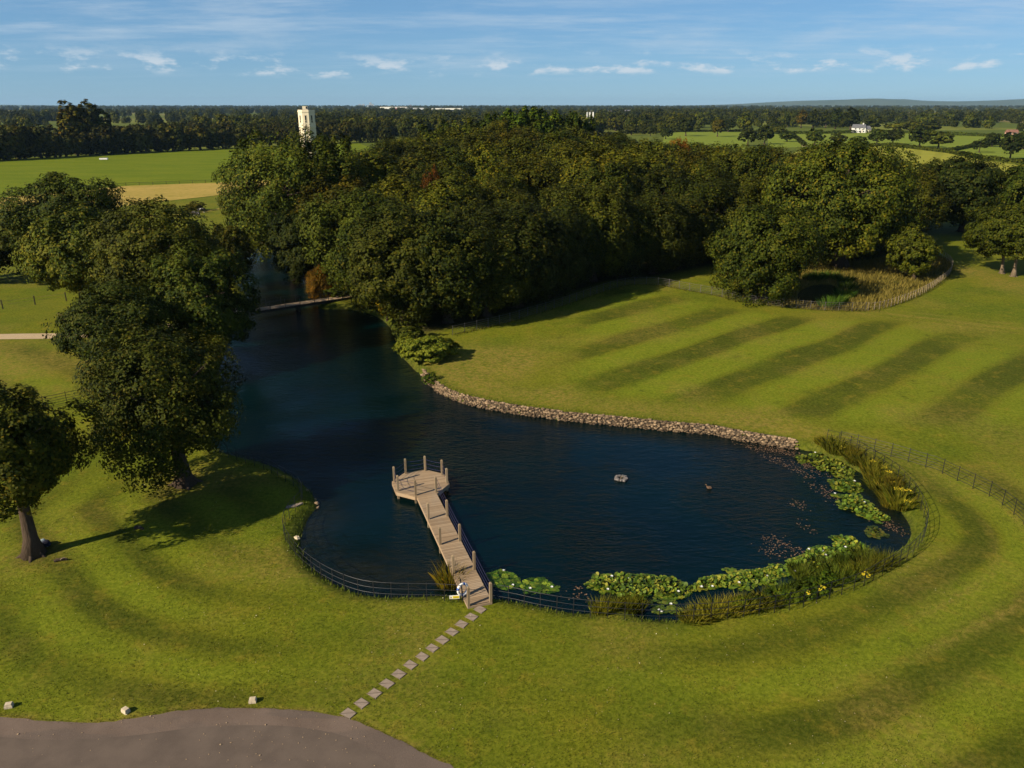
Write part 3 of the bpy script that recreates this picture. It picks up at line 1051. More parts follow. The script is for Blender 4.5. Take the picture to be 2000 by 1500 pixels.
def place_wood():
    rs = random.Random(5)
    pts = []
    # front row first, just behind the railing and the water, then fill
    front = resample(WOOD_FRONT, 6.2)
    for a in front[1:-1]:
        pts.append((a[0] + rs.uniform(-.5, .5), a[1] + 4.8 + rs.uniform(-.5, .8), 0))
    tries = 0
    while tries < 9000:
        tries += 1
        x, y = rs.uniform(-50, 92), rs.uniform(78, 226)
        q = np.array([[x, y]])
        if not inside(q, WOOD)[0] or seg_dist(q, WOOD)[0] < 3.0:
            continue
        dmin = 8.0 + 2.0 * (y - 90) / 120
        if all((x - u) ** 2 + (y - v) ** 2 > dmin ** 2 for u, v, _ in pts):
            pts.append((x, y, 1))
    front_x = sorted(p[0] for p in pts if p[2] == 0)
    ORD = ['first', 'second', 'third', 'fourth', 'fifth', 'sixth', 'seventh', 'eighth', 'ninth', 'tenth', 'eleventh', 'twelfth', 'thirteenth', 'fourteenth', 'fifteenth', 'sixteenth', 'seventeenth', 'eighteenth', 'nineteenth', 'twentieth'] + ['twenty-' + o for o in ('first', 'second', 'third', 'fourth', 'fifth', 'sixth', 'seventh', 'eighth', 'ninth', 'tenth')]
    pts.sort(key=lambda p: p[1])
    for x, y, row in pts:
        q = np.array([[x, y]])
        nf = front_x.index(x) if row == 0 else 0
        if inside(q, ENCL)[0] and row == 0:
            y += 2.5
        if sdist(q, POND)[0] < 1.5:
            continue
        dpt = float(seg_dist(q, WOOD_FRONT, False)[0])
        h = 12.2 + min(dpt, 30) / 30 * 4.2 + max(0, min(y - 120, 85)) / 85 * 3.4 + rs.uniform(-1.8, 1.8)
        if x > 45:
            h -= 1.5
        if x < -25 and y > 120:
            h -= 4.0 * min(1, (-25 - x) / 15)
        zc_ = y * math.cos(PITCH) + CAM_H * math.sin(PITCH)
        cap_px = np.interp(1000 + FPX * x / zc_, CAP_X, CAP_Y) + rs.uniform(-4, 8)
        h = min(h, CAM_H - y * math.tan(PITCH - math.atan((750 - cap_px) / FPX)))
        k = rs.randrange(4) if (row == 0 or dpt < 5) else rs.randrange(6)
        cr, tr, th = (EDGE if (row == 0 or dpt < 5) else MID)[k]
        s = h / th
        w = s * rs.uniform(1.02, 1.34) * (1.0 if row else 0.94)
        g = rs.random()
        tall = y > 120
        if g < 0.34 and tall:
            col, lab, grp = (1.25, 1.12, 0.8), 'olive-gold tinged crown among the back of the dense wood', 'gold-tinged trees of the wood'
        elif g < 0.42 and tall:
            col, lab, grp = (1.3, 1.0, 0.7), 'orange-brown autumn crown among the back of the dense wood', 'autumn-brown trees of the wood'
        elif row == 0:
            v = rs.uniform(0.68, 0.95)
            col, lab, grp = (v, v * 1.05, v), 'dark green tree on the front edge of the wood, %s from the juniper end' % ORD[min(nf, 29)], 'front-edge trees of the wood'
        else:
            v = rs.uniform(0.75, 1.15)
            col, lab, grp = (v * 1.0, v, v * 0.9), 'green broadleaf crown packed among neighbours inside the dense wood', 'inner trees of the wood'
        z = float(heights(q)[0])
        tree('wood_tree', lab, (x, y, z), cr, tr, rs.uniform(0, 6.28), (w, w, s), col, grp)


place_wood()

# coloured accents in the wood
for lab, px, by, ty, w, col, sd in (
        ('single bright yellow sapling at the foot of the wood near the footbridge', 757, 628, 545, 46, (4.2, 2.6, 0.6), 1),
        ('rust-brown small tree at the right end of the footbridge', 628, 592, 520, 60, (2.6, 1.1, 0.5), 2),
        ('red-leaved crown at the left of the wood canopy, below the yellow-green tops', 850, 520, 330, 60, (2.6, 0.75, 0.55), 3),
        ('red-leaved crown at the right of the wood canopy, near the far fields', 1318, 420, 272, 60, (2.6, 0.8, 0.55), 4)):
    p, h, rad = fit(px, by, ty, w)
    cr, tr, th = MID[sd]
    tree('autumn_tree', lab, p, cr, tr, sd * 1.3, (rad / 6, rad / 6, h / th), col)

# far trees
FAR = []
for k in range(5):
    FAR.append((crown_mesh('far_crown', 6.0, 5.2, 6.6, 18, 8, 11, 0.62, LEAF, seed=80 + k, low=0.9, lumpy=0.3),
                trunk_mesh('far_trunk', 0.4, 6.0, 5.5, 4.0, 4, BARK, 90 + k), 11.8))
FARB = []
for k in range(5):
    FARB.append((crown_mesh('belt_crown', 6.0, 6.8, 5.3, 20, 9, 12, 0.6, LEAF, seed=180 + k, low=1.0, lumpy=0.32),
                 trunk_mesh('belt_trunk', 0.4, 6.0, 5.5, 4.0, 4, BARK, 190 + k), 12.1))
POPLAR = [(crown_mesh('poplar_crown', 4.2, 11.5, 13.0, 24, 9, 12, 0.62, LEAF, seed=70 + k, low=0.95, lumpy=0.25, bough_r=0.32),
           trunk_mesh('poplar_trunk', 0.45, 12.0, 3.5, 9.0, 4, BARK, 75 + k), 24.5) for k in range(2)]
POPLAR_N = (crown_mesh('poplar_crown', 5.2, 9.5, 14.5, 26, 12, 22, 0.42, LEAF, seed=77, low=1.0, lumpy=0.35),
            trunk_mesh('poplar_trunk', 0.5, 13.0, 4.0, 9.0, 4, BARK, 78), 24.0)
CONE = crown_mesh('conifer_crown', 3.0, 8.5, 7.5, 20, 8, 10, 0.55, LEAF, seed=79, low=0.8)

# poplar row behind the wood, against the horizon
for i, (px, ty, D) in enumerate(((958, 222, 232), (985, 214, 238), (1012, 208, 240), (1040, 209, 242), (1068, 213, 244), (1096, 214, 246), (1122, 219, 248), (1143, 226, 250), (905, 232, 225), (868, 236, 222), (838, 243, 218))):
    d = ray(px, ty)
    h = CAM_H + d[2] / d[1] * D - 0.4
    s = h / POPLAR_N[2]
    ords = ['third', 'fourth', 'fifth', 'sixth', 'seventh', 'eighth', 'ninth', 'last'] if i < 8 else []
    nth = ['fourth', 'fifth', 'sixth', 'seventh', 'eighth', 'ninth', 'tenth', 'rightmost', 'third', 'second', 'leftmost'][i]
    tree('poplar', f'{nth} of the bright green poplars standing in a row behind the wood', (d[0] / d[1] * D, D, 0.4), POPLAR_N[0], POPLAR_N[1], i * 1.1, (s, s, s), (1.25, 1.55, 1.1) if i < 8 else (1.2, 1.35, 1.0), 'poplars behind the wood')


def far_tree(name, lab, px, by, ty, w, col=(1, 1, 1), k=0, proto=None, group=None):
    p, h, rad = fit(px, by, ty, w)
    cr, tr, th = proto or FAR[k % 5]
    wid = 6.0 if proto is None else 4.2
    return tree(name, lab, p, cr, tr, px * 0.37, (rad / wid * 1.0, rad / wid * 1.0, max(h, 1.0) / th), col, group)


DK = (0.62, 0.72, 0.75)
oaks = [(1339, 266, 232, 36, DK, 'dark field oak with a visible trunk, right of the purple bush'),
        (1361, 258, 242, 16, DK, 'little field tree tucked beside the dark oak past the purple bush'),
        (1401, 267, 232, 32, (1.35, 1.0, 0.8), 'brownish field tree with a bare trunk, alone in the green crop'),
        (1422, 258, 233, 30, DK, 'dark hedge tree just right of the brownish field tree'),
        (1317, 254, 243, 13, (1.0, 0.35, 0.7), 'small dark purple bush among the far field trees'),
        (1258, 256, 248, 10, (1.0, 0.4, 0.7), 'tiny purple bush by the brick farmhouse'),
        (1270, 266, 245, 24, DK, 'dark round tree in front of the brick farmhouse'),
        (1300, 272, 250, 30, DK, 'dark tree at the wood edge below the white cottage'),
        (1233, 264, 242, 34, (0.7, 0.75, 0.75), 'broad dark tree left of the brick farmhouse foreground'),
        (1202, 256, 229, 36, (1.5, 1.2, 1.0), 'pale olive rounded tree just right of the phone mast'),
        (1282, 243, 212, 32, (0.6, 0.72, 0.75), 'tallest dark tree behind the brick farmhouse'),
        (1310, 245, 222, 28, (0.62, 0.72, 0.78), 'dark tree right behind the white cottage'),
        (1460, 285, 250, 40, DK, 'left one of the two touching dark oaks above the wood'),
        (1493, 282, 247, 38, DK, 'right one of the two touching dark oaks above the wood'),
        (1537, 277, 258, 36, DK, 'low dark oak beside the pale field path'),
        (1591, 284, 251, 42, DK, 'round dark oak right of the pale field path'),
        (1636, 283, 259, 42, DK, 'flat-topped dark oak between the path and the clipped bush'),
        (1712, 283, 252, 40, DK, 'left one of the paired oaks on the field hedge'),
        (1743, 282, 252, 42, DK, 'right one of the paired oaks on the field hedge'),
        (1795, 288, 246, 50, DK, 'tall oak with a visible trunk on the field hedge'),
        (1832, 291, 255, 60, DK, 'broadest dark oak on the field hedge'),
        (1912, 298, 271, 36, DK, 'leaning small oak near the pale field gate'),
        (1937, 287, 259, 36, DK, 'open-crowned oak behind the pale field gate'),
        (1972, 312, 259, 50, DK, 'large dark oak in front of the pale cut field at the right edge'),
        (1997, 292, 256, 34, DK, 'dark oak half cut by the right picture edge'),
        (1705, 255, 228, 46, (0.6, 0.7, 0.72), 'dark domed tree beside the white farm buildings'),
        (1748, 258, 238, 44, (1.6, 1.45, 1.1), 'pale olive domed willow behind the field hedge, left of its twin'),
        (1780, 260, 237, 40, (1.5, 1.4, 1.1), 'pale olive domed willow behind the field hedge, right of its twin'),
        (1815, 260, 238, 44, (1.2, 1.2, 1.0), 'grey-green domed tree at the right of the pale willows'),
        (1510, 255, 240, 34, (0.7, 0.78, 0.75), 'dark bush-like tree left of the far poplars'),
        (1522, 262, 246, 30, (1.1, 1.1, 0.9), 'light green bushy tree below the narrow far conifer')]
for i, (x, b, t_, w, c, lab) in enumerate(oaks):
    far_tree('field_oak', lab, x, b, t_, w, c, i)
for i, (x, b, t_, w, c, lab) in enumerate([
        (1564, 250, 213, 22, (1.9, 1.15, 0.8), 'brown-leaved poplar, leftmost of the far right row'),
        (1587, 250, 214, 24, (0.85, 0.95, 0.9), 'grey-green poplar next to the brown-leaved one'),
        (1612, 250, 215, 22, (0.75, 0.85, 0.8), 'middle poplar of the far right row'),
        (1631, 252, 210, 22, (0.7, 0.82, 0.78), 'tall dark poplar, second from the right of its row'),
        (1660, 256, 209, 32, (0.6, 0.72, 0.72), 'widest and darkest poplar, right end of the far right row'),
        (152, 302, 196, 56, (2.2, 1.5, 1.0), 'bronze-leaved poplar rising over the far left belt, left of its pair'),
        (178, 301, 194, 50, (1.9, 1.4, 1.0), 'bronze-green poplar rising over the far left belt, middle of three'),
        (204, 300, 204, 48, (1.2, 1.3, 1.0), 'green poplar at the right of the three over the far left belt')]):
    far_tree('poplar', lab, x, b, t_, w, c, i, POPLAR[i % 2])
far_tree('conifer', 'narrow dark conifer left of the far right poplars', 1538, 249, 222, 12, (0.5, 0.65, 0.7), 0, (CONE, FAR[0][1], 16.0))

# dark belt along the far edge of the left pasture
rs = random.Random(21)
belt = [(-160, 322), (0, 314), (125, 307), (250, 300), (375, 294), (500, 288), (600, 283), (700, 279)]
bx = np.array([b[0] for b in belt])
by_ = np.array([b[1] for b in belt])
for row, (dy, step, n0) in enumerate(((-1, 27, 0), (-8, 30, 12), (-14, 32, 5), (-20, 36, 20), (-26, 40, 8))):
    x = -150 + n0
    while x < 760:
        b = np.interp(x, bx, by_) + dy
        p = on_plane(x, b, 0.4)
        h = (rs.uniform(10.5, 15) if x > 60 else rs.uniform(12.5, 16)) - row * 0.4
        cr, tr, th = FARB[rs.randrange(5)]
        s = h / th
        w = s * rs.uniform(0.85, 1.15)
        v = rs.uniform(0.55, 0.85)
        col = (v * rs.uniform(1.0, 1.35), v * 1.02, v)
        if row == 0:
            lab, grp = 'dark tree in the front row of the belt along the far left pasture', 'front belt trees of the left pasture'
        else:
            lab, grp = 'dark tree deeper in the belt beyond the far left pasture', 'inner belt trees of the left pasture'
        tree('belt_tree', lab, (p[0], p[1], 0.4), cr, tr, rs.uniform(0, 6.28), (w, w, s), col, grp)
        x += step * rs.uniform(0.75, 1.25)


# woods and hedgerows out to the horizon
def far_woodland():
    r2 = np.random.default_rng(3)
    pts, sc, rot = [], [], []

    def emit(n, d0, d1, thr, s0, s1, seed, az=0.80):
        D = d0 * (d1 / d0) ** r2.random(n)
        a = r2.uniform(-az, az, n)
        Q = np.stack([D * np.tan(a), D], 1)
        f = 0.6 * vnoise(Q, 210, seed) + 0.4 * vnoise(Q, 75, seed + 1)
        line = np.minimum(np.abs(np.sin(Q[:, 0] / 190 + 0.5 * np.sin(Q[:, 1] / 400))), np.abs(np.sin(Q[:, 1] / 260 + 0.3 * np.sin(Q[:, 0] / 500)))) < 0.035
        ok = (f > thr) | line
        px = 1000 + FPX * Q[:, 0] / (Q[:, 1] * math.cos(PITCH) + CAM_H * math.sin(PITCH))
        ok &= ~((px > 1300) & (D < 790))
        ok &= ~((px > 1180) & (px <= 1300) & (D < 720))
        ok &= ~((px < 780) & (D < 640))
        ok &= ~((px >= 780) & (px <= 1180) & (D < 330))
        Q = Q[ok]
        pts.append(np.column_stack([Q, np.full(len(Q), 0.2)]))
        sc.append(r2.uniform(s0, s1, len(Q)))
    emit(4600, 300, 1400, 0.53, 0.55, 1.4, 31)
    emit(8000, 1300, 4200, 0.54, 0.9, 1.5, 41)
    emit(8000, 3800, 13500, 0.46, 1.0, 2.0, 51)
    P = np.vstack(pts)
    S = np.concatenate(sc)
    me = bpy.data.meshes.new('far_woodland')
    me.vertices.add(len(P))
    me.vertices.foreach_set('co', P.astype(np.float32).ravel())
    a = me.attributes.new('tree_scale', 'FLOAT', 'POINT')
    a.data.foreach_set('value', S.astype(np.float32))
    a = me.attributes.new('tree_turn', 'FLOAT', 'POINT')
    a.data.foreach_set('value', r2.uniform(0, 6.28, len(P)).astype(np.float32))
    o = tag(link('far_woodland', me), 'hazy patchwork of distant woods and hedgerow trees reaching to the horizon', 'woodland', kind='stuff')
    ng = bpy.data.node_groups.new('far woodland', 'GeometryNodeTree')
    ng.interface.new_socket('Geometry', in_out='INPUT', socket_type='NodeSocketGeometry')
    ng.interface.new_socket('Geometry', in_out='OUTPUT', socket_type='NodeSocketGeometry')
    N, L = ng.nodes, ng.links
    gi, go = N.new('NodeGroupInput'), N.new('NodeGroupOutput')
    iop = N.new('GeometryNodeInstanceOnPoints')
    jn = N.new('GeometryNodeJoinGeometry')
    src = {}
    for ob in COL.objects:
        if ob.type == 'MESH' and ob.data.name.startswith('belt_crown') and ob.data.name not in src:
            src[ob.data.name] = ob
    for ob in list(src.values())[:4]:
        oi = N.new('GeometryNodeObjectInfo')
        oi.inputs['Object'].default_value = ob
        oi.inputs['As Instance'].default_value = True
        oi.transform_space = 'ORIGINAL'
        L.new(oi.outputs['Geometry'], jn.inputs[0])
    na = N.new('GeometryNodeInputNamedAttribute')
    na.data_type = 'FLOAT'
    na.inputs[0].default_value = 'tree_scale'
    nr = N.new('GeometryNodeInputNamedAttribute')
    nr.data_type = 'FLOAT'
    nr.inputs[0].default_value = 'tree_turn'
    cx = N.new('ShaderNodeCombineXYZ')
    L.new(nr.outputs[0], cx.inputs[2])
    L.new(gi.outputs[0], iop.inputs['Points'])
    L.new(jn.outputs[0], iop.inputs['Instance'])
    iop.inputs['Pick Instance'].default_value = True
    L.new(cx.outputs[0], iop.inputs['Rotation'])
    L.new(na.outputs[0], iop.inputs['Scale'])
    L.new(iop.outputs[0], go.inputs[0])
    md = o.modifiers.new('scatter', 'NODES')
    md.node_group = ng


far_woodland()

# ------------------------------------------------------------------ fences
IRON = simple('black painted iron', (0.012, 0.012, 0.014), 0.5, 0.4, 0.4, 3)
GREY_IRON = simple('weathered grey iron', (0.085, 0.075, 0.075), 0.6, 0.4, 0.35, 2)
PALE_WOOD = simple('bleached fence wood', (0.30, 0.235, 0.165), 0.85, 0.2, 0.3, 5)


def fence(name, label, pts_px, height, rails, spacing, mat, pw=0.045, rw=0.018, stay=True, closed_line=None, cat='fence'):
    line = closed_line if closed_line is not None else catmull([Gxy(*p) for p in pts_px], 5, False)
    P = resample(line, spacing)
    Z = heights(P)
    Z = np.maximum(Z, WATER_Z)
    root = thing(name, label, cat, (P[0][0], P[0][1], Z[0]))
    o = np.array([P[0][0], P[0][1], Z[0]])
    pm = MB().box((0, 0, height / 2 - 0.15), (pw, pw * 0.55, height + 0.3)).box((0, 0, height + 0.003), (pw * 1.15, pw * 0.75, 0.03)).mesh('post', mat)
    for i, (p, z) in enumerate(zip(P, Z)):
        a = P[min(i + 1, len(P) - 1)] - P[max(i - 1, 0)]
        ob = link('post', pm, root, (p[0] - o[0], p[1] - o[1], z - o[2]), math.atan2(a[1], a[0]) + random.uniform(-.05, .05))
        ob.rotation_euler[0] = random.uniform(-0.03, 0.03)
        ob.rotation_euler[1] = random.uniform(-0.02, 0.02)
    fineP = resample(line, 0.45)
    fz = np.interp(np.linspace(0, 1, len(fineP)), np.linspace(0, 1, len(P)), Z)
    for k, rz_ in enumerate(rails):
        m = MB().tube([(p[0] - o[0], p[1] - o[1], z - o[2] + rz_) for p, z in zip(fineP, fz)], rw * (1.25 if k == len(rails) - 1 else 1.0), 5)
        m.build('rail', mat, root)
    return root


NEAR_L = [(430, 888), (470, 902), (520, 919), (548, 936), (575, 951), (590, 968), (590, 985), (575, 1001), (561, 1020), (555, 1040), (558, 1058), (576, 1086), (602, 1112), (642, 1139), (700, 1163), (760, 1171), (850, 1173), (903, 1176)]
NEAR_R = [(962, 1174), (1000, 1180), (1050, 1191), (1130, 1204), (1200, 1210), (1265, 1214), (1333, 1214), (1398, 1211), (1462, 1204), (1522, 1195), (1578, 1183), (1627, 1167), (1673, 1152), (1712, 1130), (1748, 1110), (1780, 1086), (1802, 1058), (1807, 1026), (1799, 1001), (1783, 972), (1755, 940), (1727, 918), (1693, 898), (1658, 876), (1614, 864)]
OUTER = [(1640, 868), (1706, 884), (1754, 897), (1799, 911), (1829, 920), (1853, 932), (1895, 952), (1937, 973), (1972, 999), (2000, 1025), (2040, 1075), (2070, 1130)]
FAR_R = [(884, 655), (950, 640), (1000, 628), (1030, 618), (1075, 605), (1120, 590), (1160, 576), (1200, 563), (1240, 556), (1290, 558), (1345, 568), (1400, 578), (1450, 590), (1500, 597), (1560, 603), (1620, 607), (1690, 608)]
FAR_W = [(1695, 607), (1720, 604), (1760, 592), (1800, 575), (1835, 553), (1855, 535), (1858, 520), (1848, 508), (1830, 500)]
R5 = (0.16, 0.38, 0.60, 0.83, 1.08)
fence('estate_railing', 'black railing round the near left shore, ending at the jetty life ring', NEAR_L, 1.08, (0.36, 0.70, 1.06), 0.95, IRON, 0.04, 0.011)
fence('estate_railing', 'long black railing curving round the lily beds to the right of the jetty', NEAR_R, 1.08, (0.36, 0.70, 1.06), 0.88, IRON, 0.04, 0.011)
fence('estate_railing', 'outer black railing sweeping off to the right picture edge', OUTER, 1.15, R5, 1.25, IRON, 0.042, 0.012)
fence('estate_railing', 'grey railing between the striped far lawn and the wood', FAR_R, 1.15, R5, 1.7, GREY_IRON, 0.055, 0.014)
fence('post_fence', 'pale wooden post fence curving round the rough grass', FAR_W, 1.1, (0.5, 1.0), 0.95, PALE_WOOD, 0.075, 0.012)
fence('estate_railing', 'short run of black railing seen between the two left lawn trees', [(40, 806), (100, 796), (165, 782), (260, 764), (340, 752)], 1.2, R5, 1.8, IRON)
fence('wire_fence', 'wooden posts with wire on the left grass above the gravel track', [(-60, 612), (10, 603), (70, 595), (130, 588)], 1.2, (0.6, 1.0), 3.9, simple('grey post wood', (0.16, 0.12, 0.08), 0.9), 0.14, 0.012)
fence('hedge_fence', 'thin dark fence line between the far pasture and the hay field', None, 1.1, (0.5, 1.0), 4.0, simple('dark fence wood', (0.06, 0.045, 0.03), 0.9), 0.12, 0.04,
      closed_line=np.array(fpoly([(-40, 390), (0, 386), (120, 374), (250, 363), (420, 357), (520, 352)])))

# ------------------------------------------------------------------ jetty
AX = np.array([-math.sin(R(18.6)), math.cos(R(18.6))])
SIDE = np.array([AX[1], -AX[0]])
OC = np.array([-6.40, 48.20])
END = np.array([-1.70, 34.28])
DECK_Z = 0.14


def wood_mat(name, a, b, grey):
    t = NT(name)
    oi = t.n('ShaderNodeObjectInfo')
    v = t.obj((1.0, 7.0, 7.0))
    n1 = t.noise(v, 2.2, 4, 0.7)
    n2 = t.noise(t.pos(), 0.9, 3)
    c = t.mix(n1, a, b)
    c = t.mix(t.ramp(n2, 0.35, 0.75, 0.0, 0.6), c, grey)
    c = t.mix(t.math('MULTIPLY', oi.outputs['Random'], 0.55), c, tuple(x * 0.55 for x in a))
    return t.finish(c, 0.85, 0.2, t.bump(n1, 0.5, 0.01))


TIMBER = wood_mat('weathered decking', (0.27, 0.185, 0.11), (0.46, 0.33, 0.205), (0.36, 0.285, 0.205))
POSTWOOD = wood_mat('weathered post', (0.23, 0.165, 0.095), (0.42, 0.31, 0.19), (0.30, 0.25, 0.17))
DARKWOOD = simple('wet dark timber', (0.045, 0.035, 0.025), 0.8)
ROPE = simple('navy rope', (0.035, 0.032, 0.075), 0.9, 0.1, 0.3, 10)


def make_jetty():
    base = np.array([*END, 0.0])
    root = thing('jetty', 'weathered timber jetty with an octagonal viewing deck over the pond', 'jetty', tuple(base))

    def loc(xy, z):
        return (xy[0] - base[0], xy[1] - base[1], z)
    ang = math.atan2(SIDE[1], SIDE[0])
    start = OC - AX * 1.87                       # the walkway meets the octagon here
    length = float(np.linalg.norm(start - END))
    W = 1.36
    n = int(length / 0.145)
    pm = MB().box((0, 0, 0), (W, 0.118, 0.04)).mesh('plank', TIMBER)
    for i in range(n):
        c = END + AX * (0.07 + (i + 0.5) * length / n)
        ob = link('plank', pm, root, loc(c, DECK_Z - 0.02 + random.uniform(-.004, .004)), ang + random.uniform(-.006, .006), (1 + random.uniform(-.012, .012), 1, 1))
    for s in (-1, 1):                           # side beams and fascia
        m = MB().box((0, 0, 0), (0.07, length - 0.1, 0.2))
        c = END + AX * length / 2 + SIDE * s * (W / 2 - 0.035)
        m.build('beam', TIMBER, root, loc(c, DECK_Z - 0.152), rz=ang)
    m = MB().box((0, 0, 0), (W, 0.05, 0.14))
    m.build('end_board', TIMBER, root, loc(END, DECK_Z - 0.09), rz=ang)
    # octagon
    Ro = 2.04
    off = math.atan2(-AX[1], -AX[0]) + math.pi / 8
    octo = [OC + Ro * np.array([math.cos(off + k * math.pi / 4), math.sin(off + k * math.pi / 4)]) for k in range(8)]
    loc_oct = [(float((p - OC) @ SIDE), float((p - OC) @ AX)) for p in octo]

    def clip(poly, ax_, lim, sgn):
        out = []
        for i in range(len(poly)):
            a, b = poly[i], poly[(i + 1) % len(poly)]
            ia, ib = (a[ax_] - lim) * sgn <= 0, (b[ax_] - lim) * sgn <= 0
            if ia:
                out.append(a)
            if ia != ib:
                t = (lim - a[ax_]) / (b[ax_] - a[ax_])
                out.append((a[0] + (b[0] - a[0]) * t, a[1] + (b[1] - a[1]) * t))
        return out
    v = -Ro
    while v < Ro:
        q = clip(clip(loc_oct, 1, v + 0.122, 1), 1, v, -1)
        if len(q) >= 3:
            area = sum(q[i][0] * q[(i + 1) % len(q)][1] - q[(i + 1) % len(q)][0] * q[i][1] for i in range(len(q)))
            if area < 0:
                q = q[::-1]
            cy_ = v + 0.061
            m = MB().prism([(a, b - cy_) for a, b in q], -0.02, 0.02)
            m.build('plank', TIMBER, root, loc(OC + AX * cy_, DECK_Z - 0.018 + random.uniform(-.003, .003)), rz=ang)
        v += 0.145
    for k in range(8):
        a, b = octo[k], octo[(k + 1) % 8]
        c = (a + b) / 2
        d = b - a
        L_ = float(np.linalg.norm(d)) * 0.985
        m = MB().box((0, 0, 0), (L_, 0.05, 0.24))
        inn = (OC - c) / np.linalg.norm(OC - c) * 0.022
        m.build('fascia', TIMBER, root, loc(c + inn, DECK_Z - 0.165), rz=math.atan2(d[1], d[0]))
    # posts: square tops with chamfered heads, running down into the water
    hp = 1.12
    post = MB().box((0, 0, (hp - 1.3) / 2), (0.135, 0.135, hp + 1.3))
    s0, s1 = 0.0675, 0.04
    post.frustum([(-s0, -s0), (s0, -s0), (s0, s0), (-s0, s0)], hp, [(-s1, -s1), (s1, -s1), (s1, s1), (-s1, s1)], hp + 0.06)
    pme = post.mesh('post', POSTWOOD)
    cap_pts = {}
    spots = []
    for k in range(8):
        spots.append(('o', OC + 1.86 * np.array([math.cos(off + k * math.pi / 4), math.sin(off + k * math.pi / 4)])))
    for j in range(4):
        for s in (-1, 1):
            spots.append(('w', END + AX * (0.05 + j * 3.17) + SIDE * s * 0.61))
    for typ, p in spots:
        link('post', pme, root, loc(p, DECK_Z - 0.0), ang + random.uniform(-.04, .04))

    def rope(p, q, z, sag):
        P = []
        for i in range(9):
            f = i / 8
            P.append(Vector(loc(p * (1 - f) + q * f, DECK_Z + z - sag * 4 * f * (1 - f))))
        MB().tube(P, 0.012, 5).build('rope', ROPE, root)
    op = [s for t, s in spots[:8]]
    for k in range(1, 7):                       # rope bays round the octagon, open towards the walkway
        for z in (0.30, 0.60, 0.92):
            rope(op[k], op[(k + 1)], z, 0.05)
    wp = [s for t, s in spots[8:]]
    for s in (1,):
        row = [wp[2 * j + s] for j in range(4)]
        near_o = min((op[7], op[0], op[1]), key=lambda u: abs((u - row[3]) @ SIDE) + 0.0 * 1)
        cand = sorted(op, key=lambda u: np.linalg.norm(u - row[3]))[:2]
        near_o = min(cand, key=lambda u: abs((u - row[3]) @ SIDE))
        row = row + [near_o]
        for j in range(4):
            for z in (0.30, 0.60, 0.92):
                o_ = SIDE * (0.09 if s else -0.09)
                rope(row[j] + o_, row[j + 1] + o_, z, 0.05)
    # cross bearers below the deck
    for j in range(5):
        c = END + AX * (1.0 + j * 2.6)
        MB().box((0, 0, 0), (W - 0.2, 0.1, 0.12)).build('bearer', DARKWOOD, root, loc(c, DECK_Z - 0.11), rz=ang)


make_jetty()

# life ring on its thin post, left of the jetty entrance
WHITE = simple('white plastic', (0.75, 0.74, 0.7), 0.45, 0.4, 0.1)
BLUE = simple('blue tape', (0.03, 0.09, 0.35), 0.5)
YELLOW = simple('yellow sign face', (0.72, 0.56, 0.02), 0.5, 0.3, 0.1)
BLACKP = simple('black print', (0.015, 0.015, 0.015), 0.6)


def life_ring():
    p = G(907, 1172)
    root = thing('life_ring', 'white life ring with blue bands hung on the railing end by the jetty', 'life ring', tuple(p))
    for seg in range(8):
        blue = seg % 2 == 1
        a0 = seg * math.pi / 4 + (-.13 if blue else .13)
        a1 = (seg + 1) * math.pi / 4 + (.13 if blue else -.13)
        a0, a1 = (seg * math.pi / 4 + 0.25, (seg + 1) * math.pi / 4 - 0.25) if blue else (seg * math.pi / 4 - 0.25, (seg + 1) * math.pi / 4 + 0.25)
        pts = [(math.cos(a0 + (a1 - a0) * k / 6) * 0.30, 0, 0.62 + math.sin(a0 + (a1 - a0) * k / 6) * 0.30) for k in range(7)]
        MB().tube(pts, 0.083 if blue else 0.078, 8).build('band' if blue else 'ring_section', BLUE if blue else WHITE, root, smooth=True)
    root.rotation_euler = (R(-12), 0, R(38))
    MB().box((0, 0.10, 0.55), (0.05, 0.05, 1.3)).build('holder_post', IRON, root)


life_ring()


def sign():
    p = G(888, 1176)
    root = thing('warning_sign', 'small white and yellow warning sign with a triangle, low on the railing beside the jetty', 'sign', tuple(p), R(4))
    MB().box((0, 0, 0.32), (0.54, 0.02, 0.21)).build('board', WHITE, root)
    MB().box((0.075, -0.013, 0.32), (0.34, 0.006, 0.15)).build('yellow_panel', YELLOW, root)
    MB().add([(-0.25, -0.012, 0.25), (-0.12, -0.012, 0.25), (-0.185, -0.012, 0.375)], [(0, 1, 2)]).build('triangle_border', BLACKP, root)
    MB().add([(-0.232, -0.016, 0.26), (-0.138, -0.016, 0.26), (-0.185, -0.016, 0.352)], [(0, 1, 2)]).build('triangle', YELLOW, root)
    MB().box((-0.185, -0.019, 0.292), (0.012, 0.003, 0.04)).build('mark', BLACKP, root)
    for k, (w, z) in enumerate(((0.26, 0.355), (0.22, 0.318), (0.28, 0.282))):
        MB().box((0.075, -0.018, z), (w, 0.003, 0.014)).build('text_line', simple('sign print', (0.25, 0.19, 0.02), 0.6), root)
    for s in (-1, 1):
        MB().box((s * 0.2, 0.03, 0.12), (0.03, 0.03, 0.6)).build('stake', IRON, root)


sign()

